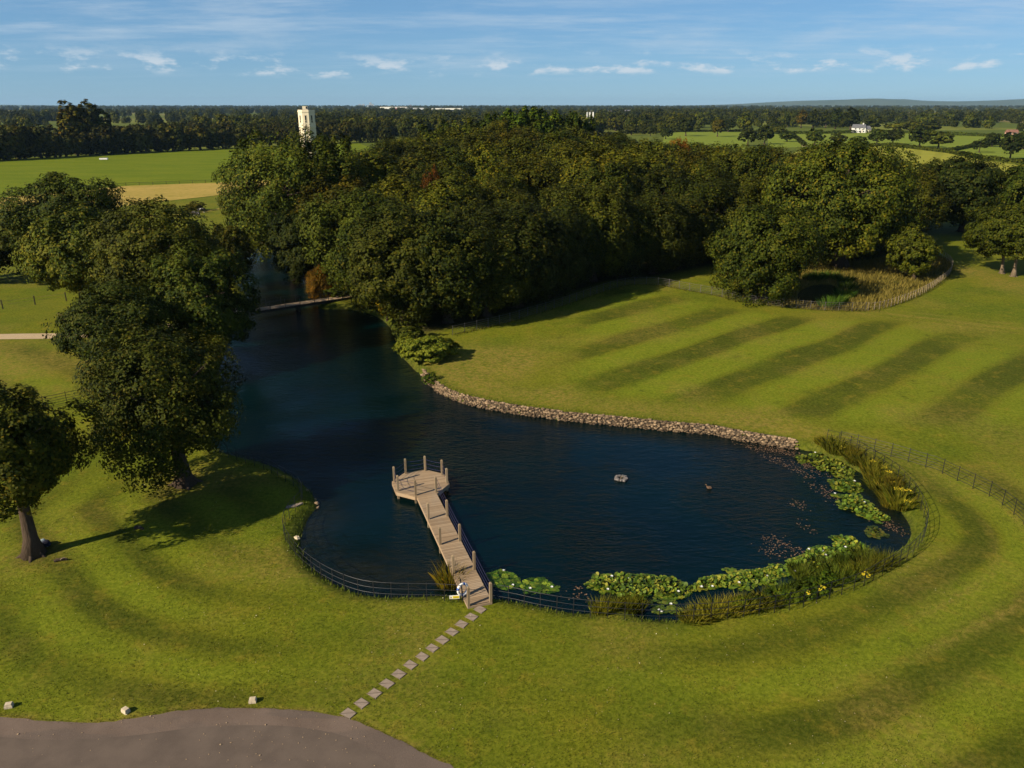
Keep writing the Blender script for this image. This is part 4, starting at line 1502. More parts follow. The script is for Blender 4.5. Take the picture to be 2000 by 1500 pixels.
# stepping stones
SLAB = NT('concrete slab')
_n = SLAB.noise(SLAB.pos(), 9, 4, 0.6)
_w = SLAB.noise(SLAB.pos((1, 3, 1), 0.6), 3.0, 3, 0.5, 1.5)
_c = SLAB.mix(_n, (0.20, 0.155, 0.12), (0.31, 0.245, 0.19))
_c = SLAB.mix(SLAB.ramp(_w, 0.5, 0.56, 0, 0.4), _c, (0.36, 0.28, 0.21))
SLABM = SLAB.finish(_c, 0.9, 0.2, SLAB.bump(_n, 0.5, 0.012))
stones = [(938, 1190.5), (921, 1205), (902, 1219.5), (883, 1234.5), (864, 1250), (844.5, 1266), (825, 1282.5), (801.5, 1299), (779, 1317), (756, 1335.5), (732, 1354.5), (706.5, 1374), (680, 1394)]
orde = ['first stone slab at the jetty end of the stepping path', 'second stepping stone counted from the jetty', 'third stepping stone counted from the jetty', 'fourth stepping stone counted from the jetty', 'fifth stepping stone counted from the jetty', 'sixth stepping stone counted from the jetty', 'middle stepping stone, seventh from the jetty and from the drive', 'sixth stepping stone counted from the drive', 'fifth stepping stone counted from the drive', 'fourth stepping stone counted from the drive', 'third stepping stone counted from the drive', 'second stepping stone counted from the drive', 'last stepping stone slab, touching the drive edge']
for i, p in enumerate(stones):
    g = on_plane(*p)
    k = 0.27
    rs = random.Random(i + 3)
    poly = []
    for sx, sy in ((-1, -1), (1, -1), (1, 1), (-1, 1)):
        c = (sx * k + rs.uniform(-.018, .018), sy * k + rs.uniform(-.018, .018))
        poly += [(c[0] - sx * 0.02 * (1 if sx * sy > 0 else 0), c[1] - sy * 0.02 * (0 if sx * sy > 0 else 1)), (c[0] - sx * 0.02 * (0 if sx * sy > 0 else 1), c[1] - sy * 0.02 * (1 if sx * sy > 0 else 0))]
    inn = [(a * 0.96, b * 0.96) for a, b in poly]
    m = MB().frustum(poly, -0.03, poly, 0.022, cap=False).frustum(poly, 0.022, inn, 0.034)
    o = m.build('stepping_stone', SLABM, None, (g[0], g[1], 0), rz=R(53) + rs.uniform(-.06, .06), scale=(0.9, 1.1, 1.0))
    tag(o, orde[i], 'paving slab', 'stepping stones from the drive to the jetty')

# pale corner blocks on the verge
BLOCK = simple('limewashed stone', (0.52, 0.43, 0.30), 0.85, 0.2, 0.2, 8, bump=0.02)
for px, py, rz_, lab in ((18, 1381, 0.3, 'pale stone block on the verge at the left picture edge'), (246, 1391, -0.5, 'pale stone block on the verge, middle of three'), (494, 1371, 0.15, 'pale stone block on the verge nearest the stepping stones')):
    g = on_plane(px, py)
    rs = random.Random(px)
    m = MB()
    b = [(-.16, -.11), (.15, -.12), (.16, .11), (-.15, .12)]
    t_ = [(a * rs.uniform(.78, .92), c * rs.uniform(.78, .92)) for a, c in b]
    mid = [(a * 1.04, c * 1.04) for a, c in b]
    m.frustum(b, -0.03, mid, 0.10, cap=False).frustum(mid, 0.10, t_, 0.21)
    tag(m.build('verge_stone', BLOCK, None, (g[0], g[1], 0), rz=rz_), lab, 'stone', 'pale stones along the verge')


# ------------------------------------------------------------------ stone revetment
def rock(seed, flat=0.6):
    rs = random.Random(seed)
    V, F = [], []
    rings = [(-0.5, 0.75), (0.0, 1.0), (0.5, 0.72)]
    k = 6
    for z, w in rings:
        for j in range(k):
            a = 6.283 * j / k + rs.uniform(-.25, .25)
            e = w * rs.uniform(0.8, 1.12) * 0.5
            V.append((math.cos(a) * e * 1.25, math.sin(a) * e, z * flat + rs.uniform(-.06, .06)))
    for i in range(2):
        for j in range(k):
            F.append((i * k + j, i * k + (j + 1) % k, (i + 1) * k + (j + 1) % k, (i + 1) * k + j))
    F += [list(range(k))[::-1], [2 * k + j for j in range(k)]]
    return V, F


def stone_mat():
    t = NT('rubble stone')
    oi = t.n('ShaderNodeObjectInfo')
    rnd = t.attr('tone')
    n = t.noise(t.pos(), 6, 3, 0.6)
    c = t.mix(rnd, (0.07, 0.048, 0.03), (0.36, 0.255, 0.155))
    c = t.mix(t.ramp(n, 0.5, 0.8, 0, 0.6), c, (0.22, 0.15, 0.09))
    return t.finish(c, 0.92, 0.15, t.bump(n, 0.5, 0.03))


STONE = stone_mat()


def revetment():
    line = resample(WALL_LINE, 0.21)
    root = thing('stone_wall', 'low dry rubble stone wall holding the far lawn above the pond', 'wall', (line[0][0], line[0][1], WATER_Z))
    o = np.array([line[0][0], line[0][1], WATER_Z])
    T = np.gradient(line, axis=0)
    T /= np.linalg.norm(T, axis=1)[:, None]
    Nn = np.stack([-T[:, 1], T[:, 0]], 1)       # away from the water
    if sdist((line[20:21] + Nn[20:21] * 1.0), POND)[0] < 0:
        Nn = -Nn
    top = 0.44 + 0 * line[:, 0]
    # core behind the stones
    V, F = [], []
    n = len(line)
    for i in range(n):
        for dn, z in ((0.02, -0.9), (0.30, 0.22), (0.62, 0.22), (0.66, -0.9)):
            p = line[i] + Nn[i] * dn
            V.append((p[0] - o[0], p[1] - o[1], z - o[2]))
    for i in range(n - 1):
        for j in range(4):
            F.append((i * 4 + j, i * 4 + (j + 1) % 4, (i + 1) * 4 + (j + 1) % 4, (i + 1) * 4 + j))
    F += [(3, 2, 1, 0), tuple((n - 1) * 4 + j for j in range(4))]
    link('core', mesh_np('core', V, F, simple('wall core earth', (0.06, 0.045, 0.03), 0.95)), root)
    protos = []
    for k in range(10):
        V, F = rock(k)
        me = mesh_np('stone', V, F, STONE, False, dict(tone=np.full(len(V), (k + 0.5) / 10)))
        protos.append(me)
    rs = random.Random(4)
    shuffled = 0
    rest = MB()
    tones = []
    courses = 7
    for c in range(courses):
        f = c / (courses - 1)
        for i in range(n):
            if rs.random() < 0.05 and c < courses - 1:
                continue
            dn = 0.0 + 0.30 * f + rs.uniform(-.07, .07)
            z = -0.50 + 0.77 * f + rs.uniform(-.05, .05)
            p = line[i] + Nn[i] * dn + T[i] * rs.uniform(-.12, .12) + T[i] * (0.15 if c % 2 else 0)
            s = rs.uniform(0.13, 0.28)
            a = math.atan2(T[i][1], T[i][0]) + rs.uniform(-.5, .5)
            if c == courses - 1:
                s = rs.uniform(0.16, 0.33)
            loc_ = (p[0] - o[0], p[1] - o[1], z - o[2])
            if c == courses - 1 and shuffled < 295:
                ob = link('stone', protos[rs.randrange(10)], root, loc_, a, (s, s * 0.9, s * 0.75))
                ob.rotation_euler[0] = rs.uniform(-.25, .25)
                shuffled += 1
            else:
                V, F = rock(rs.randrange(40))
                ca, sa = math.cos(a), math.sin(a)
                rest.add([(loc_[0] + (x * ca - y * sa) * s, loc_[1] + (x * sa + y * ca) * s, loc_[2] + zz * s * 0.8) for x, y, zz in V], F)
                tones += [rs.random() * (0.15 if c == 0 else (0.55 if c == 1 else 1.0))] * len(V)
    me = mesh_np('rubble', rest.v, rest.f, STONE, False, dict(tone=tones))
    tag(link('rubble', me, root), kind='stuff')


revetment()


# ------------------------------------------------------------------ low plants
def blades_mesh(name, n, rad, h0, h1, w, mat, lean=0.35, seed=0, heads=0.0, ry=None):
    r2 = np.random.default_rng(seed)
    ry = ry or rad
    a, q = r2.uniform(0, 6.283, n), np.sqrt(r2.random(n))
    x, y = np.cos(a) * q * rad, np.sin(a) * q * ry
    h = r2.uniform(h0, h1, n)
    lx = np.cos(a) * q * lean * h + r2.normal(scale=0.14, size=n) * h
    ly = np.sin(a) * q * lean * h + r2.normal(scale=0.14, size=n) * h
    t = r2.uniform(0, 6.283, n)
    dx, dy = np.cos(t) * w / 2, np.sin(t) * w / 2
    V = np.stack([np.stack([x - dx, y - dy, 0 * x - 0.1], 1), np.stack([x + dx, y + dy, 0 * x - 0.1], 1),
                  np.stack([x + lx * .4 + dx * .8, y + ly * .4 + dy * .8, h * .6], 1), np.stack([x + lx, y + ly, h], 1),
                  np.stack([x + lx * .4 - dx * .8, y + ly * .4 - dy * .8, h * .6], 1)], 1).reshape(-1, 3)
    F = np.arange(n * 5).reshape(n, 5)
    tint = np.repeat(r2.random(n), 5)
    return mesh_np(name, V, F, mat, False, dict(tint=tint, clump=np.repeat(r2.random(n), 5)))


REED = leaf_mat('rush blades', (0.038, 0.060, 0.004), (0.175, 0.175, 0.018), (0.26, 0.19, 0.03), 0.45, 0.15)
reed_m = [blades_mesh('blades', 560, 0.85, 0.25, 1.0, 0.030, REED, 0.9, 200 + k) for k in range(3)]


def clump(name, label, px, py, s, col, k=0, group=None, sz=None, water=False):
    p = G(px, py)
    p[2] = max(p[2], WATER_Z)
    o = thing(name, label, 'plant', tuple(p), px * 0.7, group, (s, s, sz or s))
    b = link('blades', reed_m[k % 3], o)
    b.color = col + (1,)
    return o


right_bed = [(1600, 876), (1614, 884), (1628, 878), (1648, 896), (1662, 888), (1672, 908), (1688, 905), (1700, 922), (1690, 930), (1714, 938), (1728, 930), (1722, 954), (1740, 950), (1735, 972), (1750, 968), (1744, 990), (1732, 996), (1756, 985), (1712, 958), (1700, 945)]
for i, (x, y) in enumerate(right_bed):
    warm = (1.15, 0.95, 0.75) if i % 4 == 0 else ((1.2, 1.15, 0.8) if i % 2 else (0.9, 0.95, 0.75))
    clump('rush_clump', 'clump of yellow-green rushes on the right bank behind the lilies', x + 4, y + 2, 0.62 + 0.4 * ((i * 3) % 4) / 3, warm, i, 'rushes on the right bank', 0.5 + 0.5 * ((i * 7) % 5) / 4)
near_bed = [(1345, 1192), (1368, 1186), (1392, 1180), (1418, 1176), (1442, 1170), (1468, 1166), (1492, 1160), (1518, 1152), (1542, 1146), (1566, 1138), (1590, 1130), (1612, 1122), (1636, 1114), (1658, 1104), (1680, 1096), (1702, 1088), (1722, 1080), (1555, 1128), (1600, 1112), (1640, 1098), (1676, 1082)]
for i, (x, y) in enumerate(near_bed):
    g_ = (0.62, 0.85, 0.6) if 6 < i < 13 or i > 16 else ((1.15, 1.1, 0.7) if i < 7 else (0.95, 1.0, 0.65))
    clump('rush_clump', 'clump of green rushes on the near bank between the lilies and the railing', x + 7, y + 18, 0.72, g_, i, 'rushes on the near bank', 0.5 + 0.3 * ((i * 7) % 5) / 4)
for i, (x, y) in enumerate(((1172, 1196), (1190, 1190), (1226, 1192), (1240, 1196))):
    clump('rush_clump', 'short olive rush tuft at the small bay of the near bank', x, y, 0.55, (1.1, 1.05, 0.6), i, 'rushes at the small bay', 0.8)
clump('tussock', 'rusty brown-green grass tussock in the water beside the jetty entrance', 880, 1158, 0.85, (1.05, 0.75, 0.45), 1, None, 1.15)
for i, (x, y) in enumerate(((1600, 545), (1625, 545), (1645, 552), (1655, 565), (1650, 580), (1635, 592), (1618, 600), (1585, 548))):
    clump('reed_clump', 'blue-green reed clump round the dark pool in the rough grass', x, y, 1.3, (0.4, 0.8, 0.65), i, 'reeds round the dark pool', 1.35)


def scatter_blades(name, label, Q, h0, h1, w, mat, seed, cat='grass', per=1):
    r2 = np.random.default_rng(seed)
    n = len(Q)
    z = heights(Q)
    h = r2.uniform(h0, h1, n)
    t = r2.uniform(0, 6.283, n)
    dx, dy = np.cos(t) * w / 2, np.sin(t) * w / 2
    lx, ly = r2.normal(scale=0.3, size=n) * h + 0.12 * h, r2.normal(scale=0.3, size=n) * h
    x, y = Q[:, 0], Q[:, 1]
    V = np.stack([np.stack([x - dx, y - dy, z - .03], 1), np.stack([x + dx, y + dy, z - .03], 1), np.stack([x + lx, y + ly, z + h], 1)], 1).reshape(-1, 3)
    F = np.arange(n * 3).reshape(n, 3)
    me = mesh_np(name, V, F, mat, False, dict(tint=np.repeat(r2.random(n), 3), clump=np.repeat(r2.random(n), 3)))
    return tag(link(name, me), label, cat, kind='stuff')


# long grass in the fenced enclosure
r2 = np.random.default_rng(8)
lo, hi = ENCL.min(0), ENCL.max(0)
Q = r2.uniform(lo, hi, (46000, 2))
Q = Q[inside(Q, ENCL) & ~inside(Q, POOL) & (Q[:, 0] > 33 + 4 * r2.random(len(Q)))]
Q = Q[(vnoise(Q, 2.5, 4) + r2.random(len(Q)) * 0.6) > 0.6]
ROUGH = leaf_mat('long dry grass', (0.075, 0.066, 0.010), (0.165, 0.125, 0.024), (0.21, 0.165, 0.04), 0.4, 0.1)
scatter_blades('rough_grass', 'long tawny grass growing inside the far fenced enclosure', Q, 0.25, 0.75, 0.16, ROUGH, 1)
# green fringe on the banks, under railings and along the verge
BANKG = leaf_mat('bank grass', (0.045, 0.07, 0.006), (0.10, 0.125, 0.012), (0.16, 0.14, 0.03), 0.4, 0.1)
shore = resample(np.vstack([POND, POND[:1]]), 0.03)
Q = shore + r2.normal(scale=0.42, size=shore.shape)
s_ = sdist(Q, POND)
Q = Q[(s_ > -0.02) & (s_ < 1.0) & (seg_dist(Q, WALL_LINE, False) > 0.9)]
scatter_blades('bank_grass', 'rough green grass fringing the pond banks', Q, 0.06, 0.3, 0.05, BANKG, 2)
wl = resample(WALL_LINE, 0.02)
Tn = np.gradient(wl, axis=0)
Tn /= np.linalg.norm(Tn, axis=1)[:, None]
Nw = np.stack([-Tn[:, 1], Tn[:, 0]], 1)
if sdist(wl[300:301] + Nw[300:301], POND)[0] < 0:
    Nw = -Nw
Q = wl + Nw * (0.42 + 0.7 * r2.random(len(wl)) ** 1.6)[:, None]
scatter_blades('wall_top_grass', 'dry grass fringe along the top of the stone wall', Q, 0.05, 0.2, 0.05, REED, 5)
de = resample(DRIVE_EDGE, 0.012)
Q = de + r2.normal(scale=0.05, size=de.shape)
Q[:, 1] += 0.03
VERGE = leaf_mat('verge grass', (0.09, 0.09, 0.012), (0.2, 0.16, 0.04), (0.28, 0.2, 0.07), 0.5, 0.1)
scatter_blades('verge_grass', 'dry cut grass edge along the drive', Q, 0.02, 0.07, 0.03, VERGE, 3)
fl = resample(catmull([Gxy(*p) for p in FAR_R + FAR_W[1:]], 5, False), 0.02)
Q = fl + r2.normal(scale=0.28, size=fl.shape)
scatter_blades('fence_grass', 'long grass left uncut under the far railing', Q, 0.08, 0.32, 0.07, REED, 4)
fl = resample(np.vstack([catmull([Gxy(*p) for p in NEAR_L], 5, False), catmull([Gxy(*p) for p in NEAR_R], 5, False)]), 0.03)
Q = fl + r2.normal(scale=0.10, size=fl.shape)
Q = Q[sdist(Q, POND) > 0.25]
scatter_blades('railing_grass', 'short uncut grass under the near railing', Q, 0.05, 0.2, 0.04, BANKG, 6)


# tufted lawn texture close to the camera
def lawn_tufts():
    r3 = np.random.default_rng(12)
    n = 190000
    y = 22 + 34 * r3.random(n) ** 1.25
    x = (r3.random(n) - 0.5) * 2 * (y * 0.72 + 4)
    Q = np.stack([x, y], 1)
    s = sdist(Q, POND)
    ok = (s > 0.9) & ~inside(Q, np.array(drive_poly))
    for st_ in stones:
        g = on_plane(*st_)
        ok &= np.hypot(x - g[0], y - g[1]) > 0.33
    ok &= (vnoise(Q, 0.5, 9) * 0.6 + vnoise(Q, 2.3, 10) * 0.4 + r3.random(n) * 0.5) > 0.62
    Q = Q[ok]
    LAWN = leaf_mat('lawn blades', (0.062, 0.082, 0.006), (0.125, 0.142, 0.012), (0.18, 0.15, 0.03), 0.35, 0.1)
    scatter_blades('lawn_grass', 'mown grass tufts of the near lawn', Q, 0.025, 0.07, 0.05, LAWN, 13)


lawn_tufts()


# fallen leaves and pebbles
def litter(name, label, Q, lo_, hi_, mat, lift, seed, cat):
    r3 = np.random.default_rng(seed)
    n = len(Q)
    z = heights(Q) + lift
    nr = np.stack([r3.normal(scale=.3, size=n), r3.normal(scale=.3, size=n), np.ones(n)], 1)
    nr /= np.linalg.norm(nr, axis=1)[:, None]
    global rng
    V = cards(np.column_stack([Q, z]), nr, 1.0, 0.7)
    s = np.repeat(r3.uniform(lo_, hi_, n), 4)[:, None]
    c = np.repeat(np.column_stack([Q, z]), 4, axis=0)
    V = c + (V - c) * s
    me = mesh_np(name, V, np.arange(n * 4).reshape(n, 4), mat, False, dict(tint=np.repeat(r3.random(n), 4), clump=np.repeat(r3.random(n), 4)))
    return tag(link(name, me), label, cat, kind='stuff')


PALE_L = leaf_mat('pale fallen leaves', (0.16, 0.13, 0.05), (0.55, 0.5, 0.32), (0.45, 0.3, 0.1), 0.4, 0.0)
y = 23 + 26 * r2.random(1500)
Q = np.stack([(r2.random(1500) - .5) * 2 * (y * .68), y], 1)
Q = Q[(sdist(Q, POND) > 0.7) & ~inside(Q, np.array(drive_poly))]
litter('fallen_leaves', 'tiny pale leaves and daisies scattered on the near lawn', Q, 0.012, 0.035, PALE_L, 0.045, 1, 'leaves')


def pebbles():
    rs = random.Random(9)
    m = MB()
    tones = []
    k = 0
    while k < 150:
        px, py = rs.uniform(0, 860), rs.uniform(1395, 1500)
        if k % 2:
            px = rs.uniform(420, 860)
        g = on_plane(px, py)
        if not inside(np.array([g[:2]]), np.array(drive_poly))[0]:
            continue
        V, F = rock(rs.randrange(50))
        s = rs.uniform(0.015, 0.05) if k > 10 else rs.uniform(0.05, 0.075)
        m.add([(g[0] + x * s, g[1] + y * s, 0.02 + z * s * .6 + s * 0.2) for x, y, z in V], F)
        tones += [rs.uniform(0.5, 1.6)] * len(V)
        k += 1
    tag(link('pebbles', mesh_np('pebbles', m.v, m.f, STONE, False, dict(tone=tones))), 'pale stray pebbles and leaf bits on the drive', 'pebbles', kind='stuff')


pebbles()


# ------------------------------------------------------------------ water lilies
PAD = leaf_mat('lily pads', (0.012, 0.034, 0.002), (0.115, 0.175, 0.014), (0.34, 0.29, 0.03), 0.4, 0.05)
PADM = PAD.node_tree.nodes
for nd in PADM:
    if nd.type == 'BSDF_PRINCIPLED':
        nd.inputs['Roughness'].default_value = 0.45
        nd.inputs['Specular IOR Level'].default_value = 0.25
PETAL = simple('white petals', (0.8, 0.8, 0.76), 0.5, 0.3, 0.08)


def pad_outline(k=9, notch=0.5):
    P = [(0.0, 0.0)]
    for j in range(k + 1):
        a = notch / 2 + (6.283 - notch) * j / k
        P.append((math.cos(a), math.sin(a) * 0.94))
    return P


PO = np.array(pad_outline())


def lily_bed(label, outline_px, n, seed, raised=0.22, size=(0.07, 0.13), flowers=3, col=(1, 1, 1)):
    r3 = np.random.default_rng(seed)
    poly = np.array([on_plane(x, y, WATER_Z)[:2] for x, y in outline_px])
    lo_, hi_ = poly.min(0), poly.max(0)
    Q = r3.uniform(lo_, hi_, (n * 6, 2))
    d = sdist(Q, poly) + (vnoise(Q, 0.7, seed) - 0.5) * 0.9
    Q, d = Q[d < 0][:n], d[d < 0][:n]
    n = len(Q)
    c0 = poly.mean(0)
    root = thing('water_lily_bed', label, 'water lilies', (c0[0], c0[1], WATER_Z))
    s = r3.uniform(*size, n)
    rise = np.clip(-d / 0.7, 0, 1) * raised * r3.random(n) ** 0.7
    tilt = np.where(rise > 0.05, r3.uniform(0.25, 1.3, n), r3.uniform(0, 0.06, n))
    az, yaw = r3.uniform(0, 6.283, n), r3.uniform(0, 6.283, n)
    kp = len(PO)
    pts = PO[None] * s[:, None, None]
    x = pts[..., 0] * np.cos(yaw)[:, None] - pts[..., 1] * np.sin(yaw)[:, None]
    y = pts[..., 0] * np.sin(yaw)[:, None] + pts[..., 1] * np.cos(yaw)[:, None]
    z = (x * np.cos(az)[:, None] + y * np.sin(az)[:, None]) * np.sin(tilt)[:, None]
    z += np.where((np.arange(kp) > 0)[None], (0.25 * s * np.where(rise > 0.05, 1, 0.05))[:, None], 0)
    V = np.stack([x + Q[:, :1] - c0[0], y + Q[:, 1:] - c0[1], z + rise[:, None] + 0.015 + r3.random(n)[:, None] * 0.012], 2).reshape(-1, 3)
    V[:, 2] = np.maximum(V[:, 2], 0.008)
    F = np.arange(n * kp).reshape(n, kp)
    me = mesh_np('leaves', V, F, PAD, False, dict(tint=np.repeat(r3.random(n), kp), clump=np.repeat(r3.random(n) ** 1.4, kp)))
    lv = tag(link('leaves', me, root), kind='stuff')
    lv.color = col + (1,)
    if raised > 0.1:                            # stalks that carry the raised leaves
        m = MB()
        for i in np.nonzero(rise > 0.08)[0][:260]:
            bx_, by__ = Q[i] - c0
            m.add([(bx_ - .008, by__, -0.05), (bx_ + .008, by__, -0.05), (bx_, by__, rise[i] + 0.01)], [(0, 1, 2)])
        st = tag(m.build('stalks', PAD, root), kind='stuff')
        st.color = (0.6, 0.7, 0.6, 1)
    for k in range(flowers):
        i = int(r3.integers(0, n))
        flower(root, (Q[i][0] - c0[0], Q[i][1] - c0[1], rise[i] + 0.08))
    return root


def flower(root, p):
    global FLOWER
    if 'FLOWER' not in globals():
        m = MB()
        for ring, (k, r, h, up) in enumerate(((8, 0.10, 0.02, 0.05), (6, 0.065, 0.03, 0.075))):
            for j in range(k):
                a = 6.283 * j / k + ring * 0.4
                c, s = math.cos(a), math.sin(a)
                w = 0.022
                m.add([(0, 0, h), (c * r * .6 - s * w, s * r * .6 + c * w, up * .7), (c * r, s * r, up), (c * r * .6 + s * w, s * r * .6 - c * w, up * .7)], [(0, 1, 2, 3)])
        FLOWER = m.mesh('flower', PETAL)
    link('flower', FLOWER, root, p)


lily_bed('raised lily leaves at the left end of the near bank bed, by the small bay', [(1132, 1138), (1165, 1124), (1230, 1122), (1290, 1126), (1345, 1130), (1350, 1150), (1330, 1166), (1290, 1170), (1240, 1172), (1170, 1162), (1140, 1150)], 937, 1, flowers=4)
lily_bed('low lily leaves drooping into the small bay against the near railing', [(1280, 1170), (1310, 1164), (1332, 1176), (1326, 1194), (1305, 1204), (1280, 1192), (1270, 1180)], 150, 2, 0.06, flowers=3, col=(0.85, 1.0, 1.1))
lily_bed('raised lily leaves along the middle of the near bank, in front of rushes', [(1345, 1132), (1390, 1120), (1430, 1112), (1480, 1106), (1530, 1102), (1535, 1122), (1500, 1138), (1450, 1148), (1400, 1152), (1350, 1154)], 937, 3, flowers=4)
lily_bed('raised lily leaves at the right end of the near bank bed', [(1528, 1096), (1570, 1080), (1620, 1066), (1625, 1050), (1660, 1048), (1695, 1062), (1690, 1082), (1640, 1096), (1590, 1112), (1540, 1124)], 937, 4, flowers=5)
lily_bed('upper lily bed below the end of the stone wall on the right shore', [(1548, 888), (1590, 884), (1640, 898), (1668, 920), (1660, 938), (1628, 930), (1590, 914), (1556, 900)], 635, 5, flowers=2)
lily_bed('middle lily bed on the right shore', [(1618, 938), (1660, 936), (1686, 956), (1680, 970), (1640, 962), (1620, 950)], 520, 6, flowers=1)
lily_bed('lowest lily bed on the right shore, beside the pond tip', [(1628, 968), (1680, 966), (1708, 988), (1734, 1012), (1718, 1024), (1680, 1012), (1648, 992), (1628, 978)], 635, 7, flowers=3)
lily_bed('small lone lily patch in the pond tip', [(1680, 1036), (1705, 1028), (1732, 1042), (1722, 1054), (1695, 1052)], 120, 8, 0.12, flowers=0, col=(1.1, 0.9, 0.8))


def lily_pads(label, outline_px, n, seed, flowers):
    r3 = np.random.default_rng(seed)
    poly = np.array([on_plane(x, y, WATER_Z)[:2] for x, y in outline_px])
    lo_, hi_ = poly.min(0), poly.max(0)
    c0 = poly.mean(0)
    root = thing('floating_lily_patch', label, 'water lilies', (c0[0], c0[1], WATER_Z))
    V = [(0, 0, 0.0)] + [(a, b, 0.05) for a, b in PO[1:]]
    pads = [mesh_np('pad', V, [list(range(len(V)))], PAD, False, dict(tint=np.full(len(V), (k + .5) / 6), clump=np.full(len(V), [0.1, 0.2, 0.3, 0.5, 0.6, 0.99][k]))) for k in range(6)]
    done = []
    tries = 0
    while len(done) < n and tries < 6000:
        tries += 1
        q = r3.uniform(lo_, hi_)
        if sdist(q[None], poly)[0] > 0.05:
            continue
        if any((q[0] - u) ** 2 + (q[1] - v) ** 2 < 0.155 ** 2 for u, v in done):
            continue
        done.append(tuple(q))
        s = r3.uniform(0.11, 0.18)
        ob = link('pad', pads[min(5, int(r3.random() * 5.4))], root, (q[0] - c0[0], q[1] - c0[1], 0.012 + 0.010 * r3.random()), r3.uniform(0, 6.28), (s, s, s * 0.5))
        ob.color = (0.8, 1.05, 0.8, 1)
        ob.rotation_euler[0] = r3.uniform(-.06, .06)
    for k in range(flowers):
        q = done[k * 7 % len(done)]
        flower(root, (q[0] - c0[0], q[1] - c0[1], 0.04))


lily_pads('floating lily pads right beside the jetty entrance', [(952, 1122), (975, 1114), (1000, 1120), (1014, 1136), (1008, 1148), (985, 1152), (960, 1142)], 95, 1, 2)
lily_pads('floating lily pads a little right of the jetty patch', [(1016, 1142), (1035, 1130), (1058, 1130), (1072, 1140), (1090, 1148), (1086, 1156), (1060, 1158), (1030, 1160)], 85, 2, 2)

# floating weed
WEED = leaf_mat('floating weed', (0.10, 0.055, 0.03), (0.30, 0.17, 0.10), (0.35, 0.22, 0.14), 0.4, 0.0)


def weed():
    r3 = np.random.default_rng(17)
    spots = [((1450, 866), (1500, 885), 26), ((1490, 872), (1560, 890), 60), ((1500, 890), (1590, 935), 50), ((1560, 900), (1620, 930), 40), ((1590, 945), (1630, 975), 30), ((1545, 978), (1570, 992), 14), ((1500, 1050), (1570, 1085), 40), ((1495, 1070), (1530, 1088), 16), ((1560, 1020), (1590, 1045), 8), ((1730, 1020), (1760, 1040), 26), ((1120, 1145), (1135, 1175), 10)]
    Q = []
    for a, b, n in spots:
        a, b = on_plane(*a, WATER_Z)[:2], on_plane(*b, WATER_Z)[:2]
        f = r3.random(n * 3)[:, None]
        Q.append(a + (b - a) * f + r3.normal(scale=0.35, size=(n * 3, 2)))
    Q = np.vstack(Q)
    Q = Q[sdist(Q, POND) < -0.1]
    n = len(Q)
    P = np.column_stack([Q, np.full(n, WATER_Z + 0.012)])
    V = cards(P, np.tile([0, 0, 1.0], (n, 1)), 0.06, 0.6)
    V[:, 2] = WATER_Z + 0.012 + r3.random(len(V)) * 0.004
    tag(link('floating_weed', mesh_np('floating_weed', V, np.arange(n * 4).reshape(n, 4), WEED, False, dict(tint=np.repeat(r3.random(n), 4), clump=np.repeat(r3.random(n), 4)))), 'pinkish brown weed floating on the right end of the pond', 'pond weed', kind='stuff')


weed()

# ragwort
RAGF = simple('yellow petals', (0.62, 0.47, 0.02), 0.7, 0.2, 0.2)
RAGS = simple('ragwort stem', (0.07, 0.10, 0.02), 0.8)


def ragwort(px, py, h, label, seed):
    rs = random.Random(seed)
    p = G(px, py)
    root = thing('ragwort', label, 'plant', tuple(p), 0, 'yellow ragwort along the banks')
    st, fl_ = MB(), MB()
    for k in range(6):
        a = rs.uniform(0, 6.28)
        e = Vector((math.cos(a) * .16, math.sin(a) * .16, h * rs.uniform(.7, 1)))
        st.tube([(0, 0, -.05), e * 0.6, e], [.012, .008, .005], 4)
        for j in range(5):
            c = e + Vector((rs.uniform(-.09, .09), rs.uniform(-.09, .09), rs.uniform(-.03, .04)))
            fl_.add([(c.x + .035 * math.cos(w), c.y + .035 * math.sin(w), c.z) for w in (0, 1.57, 3.14, 4.71)] + [(c.x, c.y, c.z + .02)], [(0, 1, 4), (1, 2, 4), (2, 3, 4), (3, 0, 4)])
    st.build('stems', RAGS, root)
    fl_.build('flower_heads', RAGF, root)


for i, (x, y, lab) in enumerate(((1644, 884, 'yellow ragwort at the top of the right bank rushes'), (1702, 910, 'yellow ragwort beside the inner railing, upper one of the right bank'), (1724, 922, 'yellow ragwort close behind the upper one on the right bank'), (1734, 932, 'yellow ragwort half way down the right bank'), (1742, 950, 'yellow ragwort below the half-way one on the right bank'),
                                 (1752, 966, 'leftmost of three ragworts clustered by the railing bend'), (1762, 966, 'middle of three ragworts clustered by the railing bend'), (1773, 968, 'rightmost of three ragworts clustered by the railing bend'), (1771, 990, 'lone yellow ragwort above the pond tip'),
                                 (1606, 1162, 'tall yellow ragwort against the near railing, right one of two'), (1580, 1170, 'low yellow ragwort against the near railing, left one of two'), (1690, 1134, 'small yellow ragwort by the near railing far right'))):
    ragwort(x, y, 0.45, lab, i)


